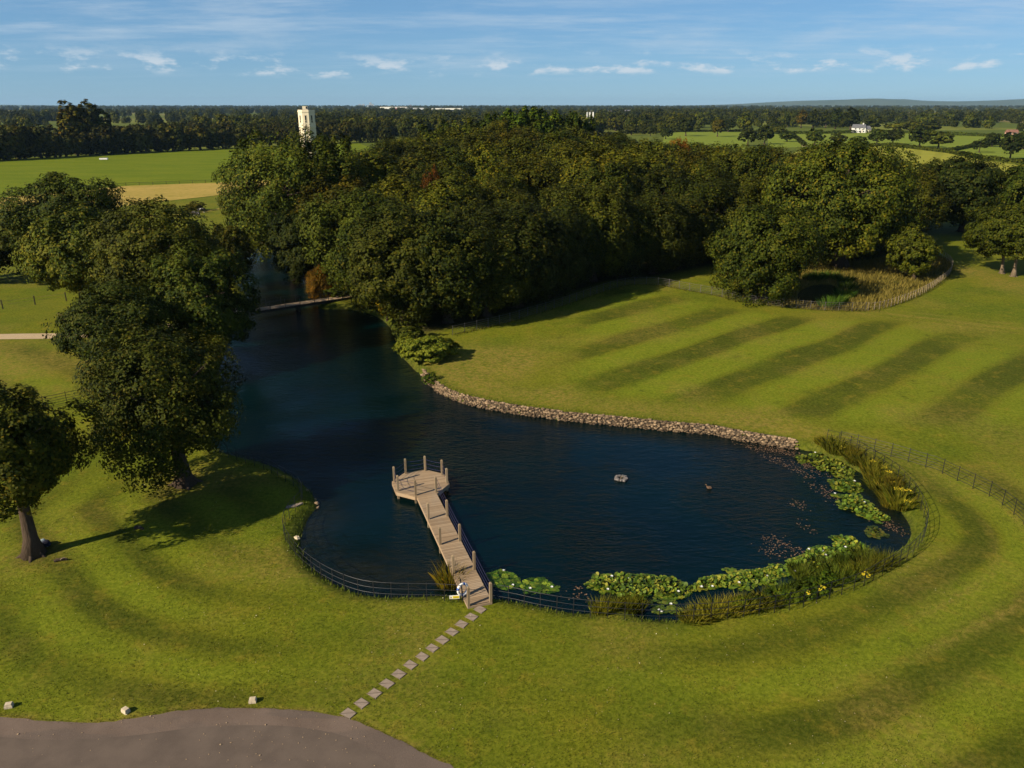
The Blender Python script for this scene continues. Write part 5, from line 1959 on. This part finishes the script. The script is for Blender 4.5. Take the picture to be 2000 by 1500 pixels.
# juniper and small shrubs
def juniper():
    p, h, rad = fit(832, 702, 650, 124)
    p[2] = 0.1
    me = crown_mesh('foliage', rad, 1.35, 1.15, 34, 13, 44, 0.12, LEAF_J, seed=300, low=0.8, lumpy=0.4, bough_r=0.3)
    t = thing('juniper', 'spreading yellow-green juniper at the water edge where the wall begins', 'shrub', (p[0], p[1] + 0.6, p[2]))
    link('foliage', me, t).color = (1.5, 1.5, 1.2, 1)
    m = MB()
    for k in range(7):
        a = k * 0.9
        m.tube([(0, 0, -.3), (math.cos(a) * .9, math.sin(a) * .9, .5), (math.cos(a) * 2.2, math.sin(a) * 2.2, 1.0)], [.10, .07, .03], 6)
    m.build('stems', BARK, t)


juniper()
SHRUB = [(crown_mesh('foliage', 1.0, 0.8, 0.7, 14, 8, 16, 0.09, LEAF, seed=310 + k, low=0.9)) for k in range(2)]
STEM = MB().tube([(0, 0, -.2), (0.05, 0, .5), (0.1, 0.05, .9)], [.06, .04, .02], 6).tube([(0, 0, -.2), (-0.3, 0.2, .6)], [.05, .02], 6).tube([(0, 0, -.2), (0.2, -0.3, .6)], [.05, .02], 6).mesh('stems', BARK)


def shrub(label, px, py, s, col, k=0, sz=None, z=None, group=None):
    p = G(px, py) if z is None else on_plane(px, py, max(z, 0.0) if z > -0.28 else z + 0.2)
    if z is not None:
        p[2] = z
    t = thing('shrub', label, 'shrub', tuple(p), px, group, (s, s, sz or s))
    f = link('foliage', SHRUB[k % 2], t)
    f.color = col + (1,)
    link('stems', STEM, t)


shrub('small dark bush growing out of the stone wall near the juniper', 841, 748, 0.85, (0.8, 1.0, 0.8), 0, z=-0.3)
shrub('weedy green tuft on the stone wall, left of two', 1396, 838, 0.4, (1.3, 1.4, 0.9), 1, z=-0.3)
shrub('weedy green tuft on the stone wall, right of two', 1452, 850, 0.36, (1.4, 1.4, 0.9), 0, z=-0.3)
shrub('green bush on the bank under the right end of the footbridge', 660, 606, 2.0, (0.7, 0.9, 0.6), 0, 1.1)
shrub('low bush on the wood bank right of the footbridge', 715, 614, 1.8, (0.7, 0.8, 0.6), 1, 1.2)
shrub('low dark bush at the wood corner above the juniper', 800, 668, 2.2, (0.6, 0.75, 0.6), 1, 1.5)
shrub('clipped dark bush in the green field hedge far right', 1675, 286, 6.5, (0.8, 1.0, 1.0), 0, 4.2, z=0.3)
shrub('hedge scrub beside the pale line in the far left pasture', 385, 412, 2.4, (1.3, 1.0, 0.8), 0, 1.6, z=0.3)
shrub('smaller hedge scrub left of its neighbour in the far left pasture', 372, 416, 1.8, (1.2, 1.0, 0.8), 1, 1.4, z=0.3)


for i, (x, y) in enumerate(((1500, 1152), (1520, 1146), (1540, 1140), (1560, 1134), (1578, 1126), (1596, 1124), (1612, 1116), (1550, 1152), (1575, 1146), (1600, 1138), (1470, 1160), (1440, 1164))):
    shrub('dark green bushy marsh plant between the lilies and the near railing', x + 4, y + 17, 0.6, (0.7, 1.0, 0.6), i, 0.5, z=-0.25, group='marsh plants on the near bank')


# hedges
def hedge(label, pts, h, w, col=(0.7, 0.8, 0.75), seed=0):
    r3 = np.random.default_rng(seed)
    L_ = resample(np.array([on_plane(x, y, FZ)[:2] for x, y in pts]), 1.0)
    n = len(L_) * 26
    i = r3.integers(0, len(L_), n)
    a = r3.uniform(0, math.pi, n)
    hh = h * (0.75 + 0.5 * vnoise(L_[i], 9, seed))
    rad = r3.uniform(0.75, 1.05, n)
    dirn = np.gradient(L_, axis=0)
    dirn /= np.linalg.norm(dirn, axis=1)[:, None]
    nx_ = np.stack([-dirn[i][:, 1], dirn[i][:, 0]], 1)
    P = np.column_stack([L_[i] + nx_ * (np.cos(a) * w / 2 * rad)[:, None] + r3.normal(scale=.5, size=(n, 2)), np.sin(a) * hh * rad + FZ])
    Nn = np.column_stack([nx_ * np.cos(a)[:, None], np.sin(a)]) + r3.normal(scale=.4, size=(n, 3))
    Nn /= np.linalg.norm(Nn, axis=1)[:, None]
    o0 = P[0].copy()
    o0[2] = FZ
    V = cards(P - o0, Nn, 0.55)
    me = mesh_np('hedge', V, np.arange(n * 4).reshape(n, 4), LEAF, False, dict(tint=np.repeat(r3.random(n), 4), clump=np.repeat(r3.random(n) * .7, 4)))
    o = link('hedge', me, None, tuple(o0))
    o.color = col + (1,)
    tag(o, label, 'hedge', 'field hedges')


hedge('hedge with oaks between the pale cut field and the green crop, far right', [(1640, 286), (1740, 285), (1850, 298), (1920, 311), (1990, 318), (2100, 332)], 1.9, 2.4, seed=1)
hedge('hedge at the back of the green crop field in front of the far poplars', [(1500, 262), (1600, 261), (1660, 260), (1700, 257), (1800, 262), (1960, 268), (2100, 272)], 2.6, 3.0, seed=2)
hedge('short hedge crossing the green field beside the pale field path', [(1545, 262), (1560, 274), (1572, 285)], 1.8, 2.0, seed=3)
hedge('hedge in front of the brick farmhouse and the field oaks', [(1180, 264), (1260, 260), (1330, 258), (1450, 257), (1500, 262)], 2.2, 2.6, seed=4)
hedge('hedge dropping across the green field towards the right picture edge', [(1850, 297), (1905, 286), (1990, 281), (2060, 283)], 1.8, 2.2, seed=5)
sheet('gravel_track', fpoly([(1556, 268), (1562, 268), (1578, 286), (1566, 286)]), FZ + 0.06, gravel)


# ------------------------------------------------------------------ small things on the grass and water
def log(label, px, py, l, r, rz_, seed):
    rs = random.Random(seed)
    p = G(px, py)
    t = thing('fallen_branch', label, 'branch', tuple(p), rz_)
    MB().tube([(-l / 2, 0, r * .8), (-l * .1, .05, r * 1.1), (l / 2, 0, r * .9)], [r * .9, r, r * .7], 7).build('limb', BARK, t)
    MB().tube([(0, 0, r), (.12, -.1, r * 2.6), (.3, -.12, r * 3.2)], [r * .5, r * .35, r * .15], 5).build('twig', BARK_PALE, t)
    MB().tube([(-.1, 0, r), (-.25, .16, r * 1.8)], [r * .45, r * .2], 5).build('twig', BARK, t)


log('short broken branch with a pale twig lying below the stout lawn oak', 119, 1096, 0.7, 0.09, 0.3, 1)
log('dark broken branch lying in the shade between the two lawn trees', 272, 1034, 0.6, 0.11, -0.2, 2)


def bag():
    p = G(86, 1068)
    t = thing('bundle', 'pale blue cloth and dark bag heaped at the foot of the stout lawn oak', 'bag', (p[0] + 0.1, p[1] + 0.1, p[2]), 0.4)
    V, F = rock(77, 1.0)
    me = mesh_np('bag', [(x * .5, y * .4, z * .4 + .18) for x, y, z in V], F, simple('dark cloth', (0.012, 0.014, 0.03), 0.9), True)
    link('bag', me, t)
    N_ = 7
    V, F = [], []
    for i in range(N_):
        for j in range(N_):
            u, v = i / (N_ - 1) - .5, j / (N_ - 1) - .5
            V.append((u * .55 - .1, v * .5 + .12, .46 - 1.1 * (u + .2) ** 2 - .7 * v * v + .04 * math.sin(9 * u + 5 * v)))
    for i in range(N_ - 1):
        for j in range(N_ - 1):
            F.append((i * N_ + j, (i + 1) * N_ + j, (i + 1) * N_ + j + 1, i * N_ + j + 1))
    link('cloth', mesh_np('cloth', V, F, simple('pale blue cloth', (0.4, 0.48, 0.5), 0.85), True), t)


bag()


def slab():
    p = G(575, 988)
    m = MB().prism([(-.55, -.18), (.1, -.2), (.6, .12), (.5, .22), (-.1, .1), (-.5, .05)], -.05, .05)
    tag(m.build('concrete_slab', SLABM, None, (p[0], p[1], p[2] + .02), rz=.35), 'broken concrete slab under the railing on the left point', 'slab')
    for i, (x, y, s, lab) in enumerate(((618, 984, .32, 'largest pale rock at the tip of the left point'), (621, 994, .22, 'rounded pale rock below the largest on the left point'), (616, 976, .2, 'small pale rock at the top of the left point'), (580, 1052, .34, 'white rock on the bank inside the left railing bend'), (600, 958, .2, 'small rock on the shore above the left point'))):
        q = G(x, y)
        V, F = rock(60 + i)
        me = mesh_np('shore_rock', [(a * s, b * s, c * s) for a, b, c in V], F, STONE if i != 3 else BLOCK, False, dict(tone=np.full(len(V), .8)))
        tag(link('shore_rock', me, None, (q[0], q[1], max(q[2], WATER_Z) + s * .12), i), lab, 'rock', 'rocks of the left point')


slab()


def floating_ring():
    p = on_plane(1213, 936, WATER_Z)
    t = thing('floating_planter', 'ring of grey lumpy floats drifting in the middle of the pond', 'float', (p[0], p[1], WATER_Z))
    gm = simple('grey weathered float', (0.17, 0.15, 0.14), 0.9, 0.2, 0.45, 5)
    for k in range(11):
        a = 6.283 * k / 11
        V, F = rock(30 + k)
        s = 0.27 + 0.05 * math.sin(k * 2.3)
        link('float', mesh_np('float', [(x * s, y * s, z * s) for x, y, z in V], F, gm), t, (math.cos(a) * .36, math.sin(a) * .36, .07 + .02 * (k % 3)), a)
    MB().tube([(math.cos(a / 2) * .33, math.sin(a / 2) * .33, .0) for a in range(0, 14)], .05, 6).build('frame', DARKWOOD, t)
    MB().tube([(-.05, 0, -.05), (0, .02, .16), (.05, 0, .28)], [.04, .03, .01], 5).build('stalk', BARK_PALE, t)


floating_ring()


def duck():
    p = on_plane(1384, 954, WATER_Z)
    t = thing('duck', 'small brown duck swimming right of the floating ring', 'duck', (p[0], p[1], WATER_Z), R(145))
    V, F = [], []
    prof = [(-.24, .02, .10), (-.19, .07, .09), (-.10, .11, .07), (0, .12, .06), (.09, .10, .07), (.14, .065, .11), (.16, .045, .18), (.175, .05, .23), (.20, .048, .25), (.225, .02, .25), (.27, .012, .235)]
    k = 8
    for x, r, z in prof:
        for j in range(k):
            a = 6.283 * j / k
            V.append((x, math.cos(a) * r, z + math.sin(a) * r * .75))
    n = len(prof)
    for i in range(n - 1):
        for j in range(k):
            F.append((i * k + j, (i + 1) * k + j, (i + 1) * k + (j + 1) % k, i * k + (j + 1) % k))
    F += [list(range(k)), [(n - 1) * k + j for j in range(k)][::-1]]
    link('body', mesh_np('body', V, F, simple('brown plumage', (0.16, 0.09, 0.05), 0.8, 0.2, 0.5, 14), True), t)
    MB().box((.26, 0, .237), (.05, .03, .012)).build('bill', simple('bill', (0.35, 0.22, 0.05), 0.5), t)
    for s in (-1, 1):
        MB().tube([(-.16, s * .06, .13), (-.05, s * .115, .10), (.07, s * .095, .09)], [.02, .05, .025], 6).build('wing', simple('wing plumage', (0.10, 0.06, 0.04), 0.8), t, smooth=True)


duck()


# footbridge
def footbridge():
    a, b = on_plane(494, 606, 0.55), on_plane(742, 569, 0.55)
    d = b - a
    L_ = float(np.linalg.norm(d[:2]))
    t = thing('footbridge', 'narrow timber footbridge crossing the shaded channel below the wood', 'bridge', (a[0], a[1], 0), math.atan2(d[1], d[0]))
    pm = MB().box((0, 0, 0), (0.19, 1.5, 0.05)).mesh('plank', TIMBER)
    n = int(L_ / 0.21)
    for i in range(n):
        link('plank', pm, t, ((i + .5) * L_ / n, 0, .55 + random.uniform(-.005, .005)))
    for s in (-1, 1):
        MB().box((L_ / 2, s * .62, .36), (L_, .16, .30)).build('beam', DARKWOOD, t)
        for z in (.55, 1.0):
            MB().tube([(0, s * .72, .55 + z), (L_, s * .72, .55 + z)], .02, 5).build('rail', IRON, t)
    post = MB().box((0, 0, .5), (.06, .06, 1.2)).mesh('post', IRON)
    k = int(L_ / 1.9)
    for i in range(k + 1):
        for s in (-1, 1):
            link('post', post, t, (i * L_ / k, s * .72, .5))
    for f in (.33, .66):
        for s in (-1, 1):
            MB().box((L_ * f, s * .5, -.6), (.2, .2, 1.9)).build('pile', DARKWOOD, t)


footbridge()

# ------------------------------------------------------------------ buildings
CREAM = simple('cream render', (0.74, 0.64, 0.46), 0.85, 0.2, 0.06, 0.6)
DARKGLASS = simple('dark window glass', (0.012, 0.013, 0.016), 0.25, 0.5)
ROOFG = simple('green copper roof', (0.05, 0.12, 0.10), 0.6)
LEADR = simple('dark roof sheet', (0.05, 0.05, 0.055), 0.6)


def water_tower():
    D = 372.0
    d = ray(600, 240)
    x = d[0] / d[1] * D
    t = thing('water_tower', 'cream octagonal water tower rising behind the trees', 'tower', (x, D, 0.4), R(6), None, (0.86, 0.86, 0.935))

    def octo(r, a0=math.pi / 8):
        return [(math.cos(a0 + k * math.pi / 4) * r, math.sin(a0 + k * math.pi / 4) * r) for k in range(8)]
    MB().frustum(octo(4.25), -.3, octo(4.0), 15.4).build('shaft', CREAM, t)
    MB().frustum(octo(4.35), 15.4, octo(4.62), 16.2).frustum(octo(4.62), 16.2, octo(4.62), 16.7).build('cornice', CREAM, t)
    MB().frustum(octo(4.48), 16.7, octo(4.48), 23.0).build('tank_storey', CREAM, t)
    MB().frustum(octo(4.66), 23.0, octo(4.66), 23.5).frustum(octo(4.5), 23.5, octo(4.5), 24.1).build('parapet', CREAM, t)
    MB().frustum(octo(4.2), 24.1, octo(4.2), 24.16).build('roof', LEADR, t)
    for k in range(8):
        a = math.pi / 8 + k * math.pi / 4
        MB().box((math.cos(a) * 4.02, math.sin(a) * 4.02, 7.6), (.75, .75, 15.6), a).build('pilaster', CREAM, t)
        w = a + math.pi / 8
        ap = 4.48 * math.cos(math.pi / 8)
        f = MB().box((math.cos(w) * (ap + .02), math.sin(w) * (ap + .02), 19.9), (.16, 1.25, 3.7), w).build('window', CREAM, t)
        MB().box((math.cos(w) * (ap + .11), math.sin(w) * (ap + .11), 19.9), (.05, .8, 3.3), w).build('pane', DARKGLASS, f)
        MB().box((math.cos(w) * (ap + .15), math.sin(w) * (ap + .15), 19.3), (.05, .9, .14), w).build('bar', CREAM, f)
        ap2 = 4.03 * math.cos(math.pi / 8)
        c = Vector((math.cos(w) * ap2, math.sin(w) * ap2, 13.2))
        n_ = Vector((math.cos(w), math.sin(w), 0))
        MB().tube([c, c + n_ * .14], .62, 12).build('round_window', CREAM, t)
        MB().tube([c, c + n_ * .18], .46, 12).build('round_pane', DARKGLASS, t)
        if k % 2 == 0:
            for z in (9.6, 5.0):
                MB().box((math.cos(w) * (ap2 + .08), math.sin(w) * (ap2 + .08), z), (.1, .6, 1.1), w).build('slit_window', DARKGLASS, t)
    MB().box((-.3, -.6, 25.0), (2.6, 2.4, 1.9)).build('roof_turret', CREAM, t)
    MB().box((-.3, -.6, 26.05), (2.9, 2.7, .22)).build('turret_roof', ROOFG, t)
    MB().box((.5, -1.84, 25.1), (.7, .06, 1.1)).build('turret_window', DARKGLASS, t)


water_tower()


def mast():
    D = 300.0
    d = ray(1153, 218)
    x = d[0] / d[1] * D
    top = CAM_H + d[2] / d[1] * D
    t = thing('phone_mast', 'lattice phone mast with white panel antennas above the wood', 'mast', (x, D, .4))
    g = simple('galvanised steel', (0.16, 0.16, 0.17), 0.5, 0.4, 0.2, 2, 0.5)
    for sx, sy in ((-1, -1), (1, -1), (1, 1), (-1, 1)):
        MB().tube([(sx * .7, sy * .7, -.3), (sx * .45, sy * .45, top - 3.2)], .07, 5).build('leg', g, t)
    br = MB()
    n = 14
    for i in range(n):
        z0, z1 = (top - 3.2) * i / n, (top - 3.2) * (i + 1) / n
        w0, w1 = .7 - .25 * i / n, .7 - .25 * (i + 1) / n
        for (ax_, ay), (bx_, by__) in (((-1, -1), (1, -1)), ((1, -1), (1, 1)), ((1, 1), (-1, 1)), ((-1, 1), (-1, -1))):
            if i % 2:
                ax_, ay, bx_, by__ = bx_, by__, ax_, ay
            br.tube([(ax_ * w0, ay * w0, z0), (bx_ * w1, by__ * w1, z1)], .04, 4)
    br.build('bracing', g, t)
    MB().tube([(0, 0, top - 3.6), (0, 0, top + .2)], .1, 6).build('pole', g, t)
    MB().box((0, 0, top - 3.1), (2.6, 2.0, .12)).build('head_frame', g, t)
    for k, (u, v) in enumerate(((-1.2, -.6), (-.3, -.9), (1.0, -.7), (1.2, .5), (-.9, .8), (.2, .9))):
        MB().box((u, v, top - 1.7), (.36, .22, 2.3), math.atan2(v, u)).build('antenna', WHITE, t)
        MB().tube([(u * .2, v * .2, top - 2.6), (u, v, top - 2.6)], .04, 4).build('bracket', g, t)


mast()

BRICK = simple('red brick', (0.27, 0.12, 0.075), 0.9, 0.1, 0.2, 1.5)
TILE = simple('red-brown roof tile', (0.21, 0.105, 0.075), 0.9, 0.1, 0.25, 1.0)
WHITEW = simple('white painted wall', (0.76, 0.74, 0.69), 0.85, 0.2, 0.05, 1.0)
SLATE = simple('grey slate', (0.13, 0.13, 0.14), 0.8, 0.2, 0.2, 1.0)


def house(label, px, py, w, dpt, h, wall, roof, rz_=0.0, name='farmhouse', nwin=4, z=0.4, storeys=2, chim=True, cat='house'):
    p = on_plane(px, py, z)
    t = thing(name, label, cat, (p[0], p[1], z), rz_)
    MB().box((0, 0, h / 2 - .2), (w, dpt, h + .4)).build('wall', wall, t)
    e = dpt / 2 + .4
    rh = dpt * .45
    m = MB()
    m.add([(-w / 2 - .3, -e, h), (w / 2 + .3, -e, h), (w / 2 + .3, e, h), (-w / 2 - .3, e, h), (-w / 2 - .3, 0, h + rh), (w / 2 + .3, 0, h + rh)],
          [(0, 1, 5, 4), (2, 3, 4, 5), (1, 2, 5), (3, 0, 4), (3, 2, 1, 0)])
    r_ = m.build('roof', roof, t)
    if chim:
        MB().box((w * .33, 0, h + rh + .2), (.9, .7, 1.8)).build('chimney', wall, r_)
    for sfl in range(storeys):
        for k in range(nwin):
            x = -w / 2 + (k + .5) * w / nwin
            zz = h * (sfl + .55) / storeys
            f = MB().box((x, -dpt / 2 - .03, zz), (1.3, .1, 1.4)).build('window', WHITE, t)
            MB().box((x, -dpt / 2 - .09, zz), (1.05, .05, 1.15)).build('pane', DARKGLASS, f)
    MB().box((w * .1, -dpt / 2 - .05, 1.0), (1.0, .1, 2.0)).build('door', DARKWOOD, t)


house('red brick farmhouse with a tiled roof among the far trees', 1247, 249, 15, 9, 6, BRICK, TILE, R(-12))
house('red-roofed barn touching the left of the brick farmhouse', 1240, 246, 14, 8, 4.2, BRICK, TILE, R(20), 'barn', 3, storeys=1, chim=False, cat='barn')
house('small white cottage right of the brick farmhouse', 1277, 247, 7, 6, 4.4, WHITEW, SLATE, R(10), 'cottage', 2)
house('white gabled farm building in front of the dark far trees', 1676, 259, 11, 7, 4.4, WHITEW, SLATE, R(-8), 'farm_building', 3)
house('cream low farm building attached right of the white gabled one', 1688, 259, 9, 7, 3.0, CREAM, SLATE, R(6), 'farm_building', 3, storeys=1, chim=False)
house('low pink-walled shed on the far right hedge', 1975, 264, 9, 5, 2.4, simple('pink wall', (0.5, 0.3, 0.2), 0.9), TILE, 0.0, 'shed', 2, storeys=1, chim=False, cat='shed')
house('pale distant house roof left of the tallest far tree', 1196, 231, 26, 14, 8, WHITEW, SLATE, R(12), 'house', 4)
house('white distant house peeping over the trees right of the mast', 1224, 228, 24, 14, 8, WHITEW, SLATE, 0.0, 'house', 4)


# far airport and city on the horizon
def block(label, px, top_y, D, w, dpt, mat, name, cat, windows=0, band=None):
    d = ray(px, top_y)
    h = CAM_H + d[2] / d[1] * D
    t = thing(name, label, cat, (d[0] / d[1] * D, D, 0))
    MB().box((0, 0, h / 2), (w, dpt, h)).build('wall', mat, t)
    MB().box((0, 0, h + h * .01 + .1), (w * 1.01, dpt * 1.01, max(.2, h * .02))).build('roof', SLATE, t)
    for k in range(windows):
        z = h * (k + .6) / (windows + .4)
        MB().box((0, -dpt / 2 - .3, z), (w * .94, .4, h * .28 / windows)).build('window_band', DARKGLASS, t)
    if band:
        MB().box((w * .05, -dpt / 2 - .4, h * .55), (w * .25, .5, h * .3)).build('stripe', band, t)


REDP = simple('red hangar doors', (0.55, 0.1, 0.08), 0.7)
PALEC = simple('pale concrete', (0.5, 0.52, 0.55), 0.8)
block('long white hangar with a red stripe on the horizon', 772, 208.6, 3300, 110, 60, WHITEW, 'hangar', 'hangar', 1, REDP)
block('low white terminal block left of the red-striped hangar', 748, 209.3, 3300, 40, 40, WHITEW, 'terminal', 'building', 1)
block('pale low sheds right of the red-striped hangar', 812, 210.6, 3200, 70, 40, PALEC, 'warehouse', 'building', 1)
block('far white warehouse strip right of the control tower', 874, 211.2, 3200, 120, 40, WHITEW, 'warehouse', 'building', 1)
block('dark control tower on the horizon', 802, 205, 3200, 7, 7, SLATE, 'control_tower', 'tower', 3)
for i, (x, y, w, lab) in enumerate(((703, 203.5, 30, 'leftmost hazy tower block on the horizon skyline'), (710, 203.2, 26, 'second hazy tower block from the left on the skyline'), (719, 205.0, 24, 'shortest hazy tower block on the skyline'), (723.5, 200.5, 30, 'tallest hazy tower block on the skyline'), (728, 203.4, 26, 'rightmost hazy tower block on the skyline'))):
    block(lab, x, y, 11000, w, 30, PALEC, 'tower_block', 'building', 8)


def trough():
    p = on_plane(203, 312, FZ)
    t = thing('water_trough', 'low white trough standing in the far left pasture', 'trough', (p[0], p[1], FZ), R(8))
    MB().box((0, 0, .5), (3.6, 1.5, .7)).build('tank', WHITEW, t)
    MB().box((0, 0, .87), (3.3, 1.2, .05)).build('water', DARKGLASS, t)
    for s in (-1, 1):
        MB().box((s * 1.3, 0, .08), (.3, 1.3, .2)).build('foot', PALEC, t)


trough()


# cows in the far paddock
def cow(px, py, rz_, label, tone):
    p = on_plane(px, py, .4)
    t = thing('cow', label, 'cow', (p[0], p[1], .4), rz_, 'cows in the left paddock')
    t.scale = (.8, .8, .8)
    m = bpy.data.meshes.new('body')
    V = [(-.85, 0, 1.15), (-.3, 0, 1.08), (.3, 0, 1.1), (.75, 0, 1.2), (1.1, 0, 1.1), (1.35, 0, .75), (1.5, 0, .5)]
    rad = [.30, .36, .37, .32, .2, .17, .12]
    E = [(i, i + 1) for i in range(6)]
    for bx_, root_i in ((-.8, 0), (.7, 3)):
        for s in (-1, 1):
            i = len(V)
            V += [(bx_, s * .2, .75), (bx_ - .05 if bx_ < 0 else bx_, s * .21, .4), (bx_, s * .21, .03)]
            rad += [.13, .075, .06]
            E += [(root_i, i), (i, i + 1), (i + 1, i + 2)]
    i = len(V)
    V += [(-1.12, 0, 1.05), (-1.15, 0, .5)]
    rad += [.05, .04]
    E += [(0, i), (i, i + 1)]
    m.from_pydata(V, E, [])
    o = link('body', m, t)
    m.materials.append(COWM)
    o.color = tone + (1,)
    sk = o.modifiers.new('skin', 'SKIN')
    for v, r_ in zip(m.skin_vertices[0].data if m.skin_vertices else [], rad):
        v.radius = (r_, r_)
    if m.skin_vertices:
        m.skin_vertices[0].data[1].use_root = True
    o.modifiers.new('sub', 'SUBSURF').levels = 1


_t = NT('cow hide')
COWM = _t.finish(_t.mix(_t.ramp(_t.noise(_t.obj(), 1.6, 2), .56, .6), (.02, .018, .016), (.7, .66, .6)), .8, .2)
cow(380, 422, 2.4, 'black and white cow grazing in the left paddock, leftmost of three', (1, 1, 1))
cow(388, 424, 2.2, 'black and white cow grazing in the left paddock, lowest of three', (1, 1, 1))
cow(394, 416, .4, 'black and white cow by the pale line in the left paddock, uppermost of three', (1, 1, 1))


# hills
def hills():
    r3 = np.random.default_rng(2)
    xs = np.linspace(-9000, 11500, 200)
    D0 = 13500.0
    px = 1000 + FPX * xs / D0
    prof = 95 * np.exp(-((px - 1650) / 190) ** 2) + 100 * np.exp(-((px - 2020) / 190) ** 2) + 24 * np.exp(-((px + 50) / 200) ** 2) + 12
    Q = np.stack([xs, np.zeros(200)], 1)
    prof *= 0.8 + 0.4 * vnoise(Q, 900, 2) + 0.1 * vnoise(Q, 250, 3)
    V, F = [], []
    for r_, f in ((-900, 0.0), (-500, .5), (0, 1.0), (900, .9), (1500, 0)):
        for i, x in enumerate(xs):
            V.append((x, D0 + r_, -2 + prof[i] * f))
    for j in range(4):
        for i in range(199):
            a = j * 200 + i
            F.append((a, a + 1, a + 201, a + 200))
    hm = NT('hill grass')
    me = mesh_np('hills', V, F, hm.finish(hm.mix(hm.noise(hm.pos(), .002, 3), (0.05, 0.07, 0.025), (0.11, 0.12, 0.05)), .95, .05), True)
    tag(link('hills', me), kind='structure')


hills()


# ------------------------------------------------------------------ air
def haze():
    me = MB().box((0, 7000, 69), (31000, 20000, 146)).mesh('haze', None)
    o = tag(link('haze', me), 'thin blue haze in the air over the whole park and farmland', 'haze', kind='stuff')
    mat = bpy.data.materials.new('thin haze')
    mat.use_nodes = True
    nt = mat.node_tree
    nt.nodes.clear()
    out = nt.nodes.new('ShaderNodeOutputMaterial')
    v = nt.nodes.new('ShaderNodeVolumePrincipled')
    v.inputs['Color'].default_value = (0.42, 0.70, 1.0, 1)
    v.inputs['Density'].default_value = HAZE_DENSITY
    v.inputs['Anisotropy'].default_value = 0.1
    nt.links.new(v.outputs[0], out.inputs['Volume'])
    me.materials.append(mat)


HAZE_DENSITY = 0.000036
haze()
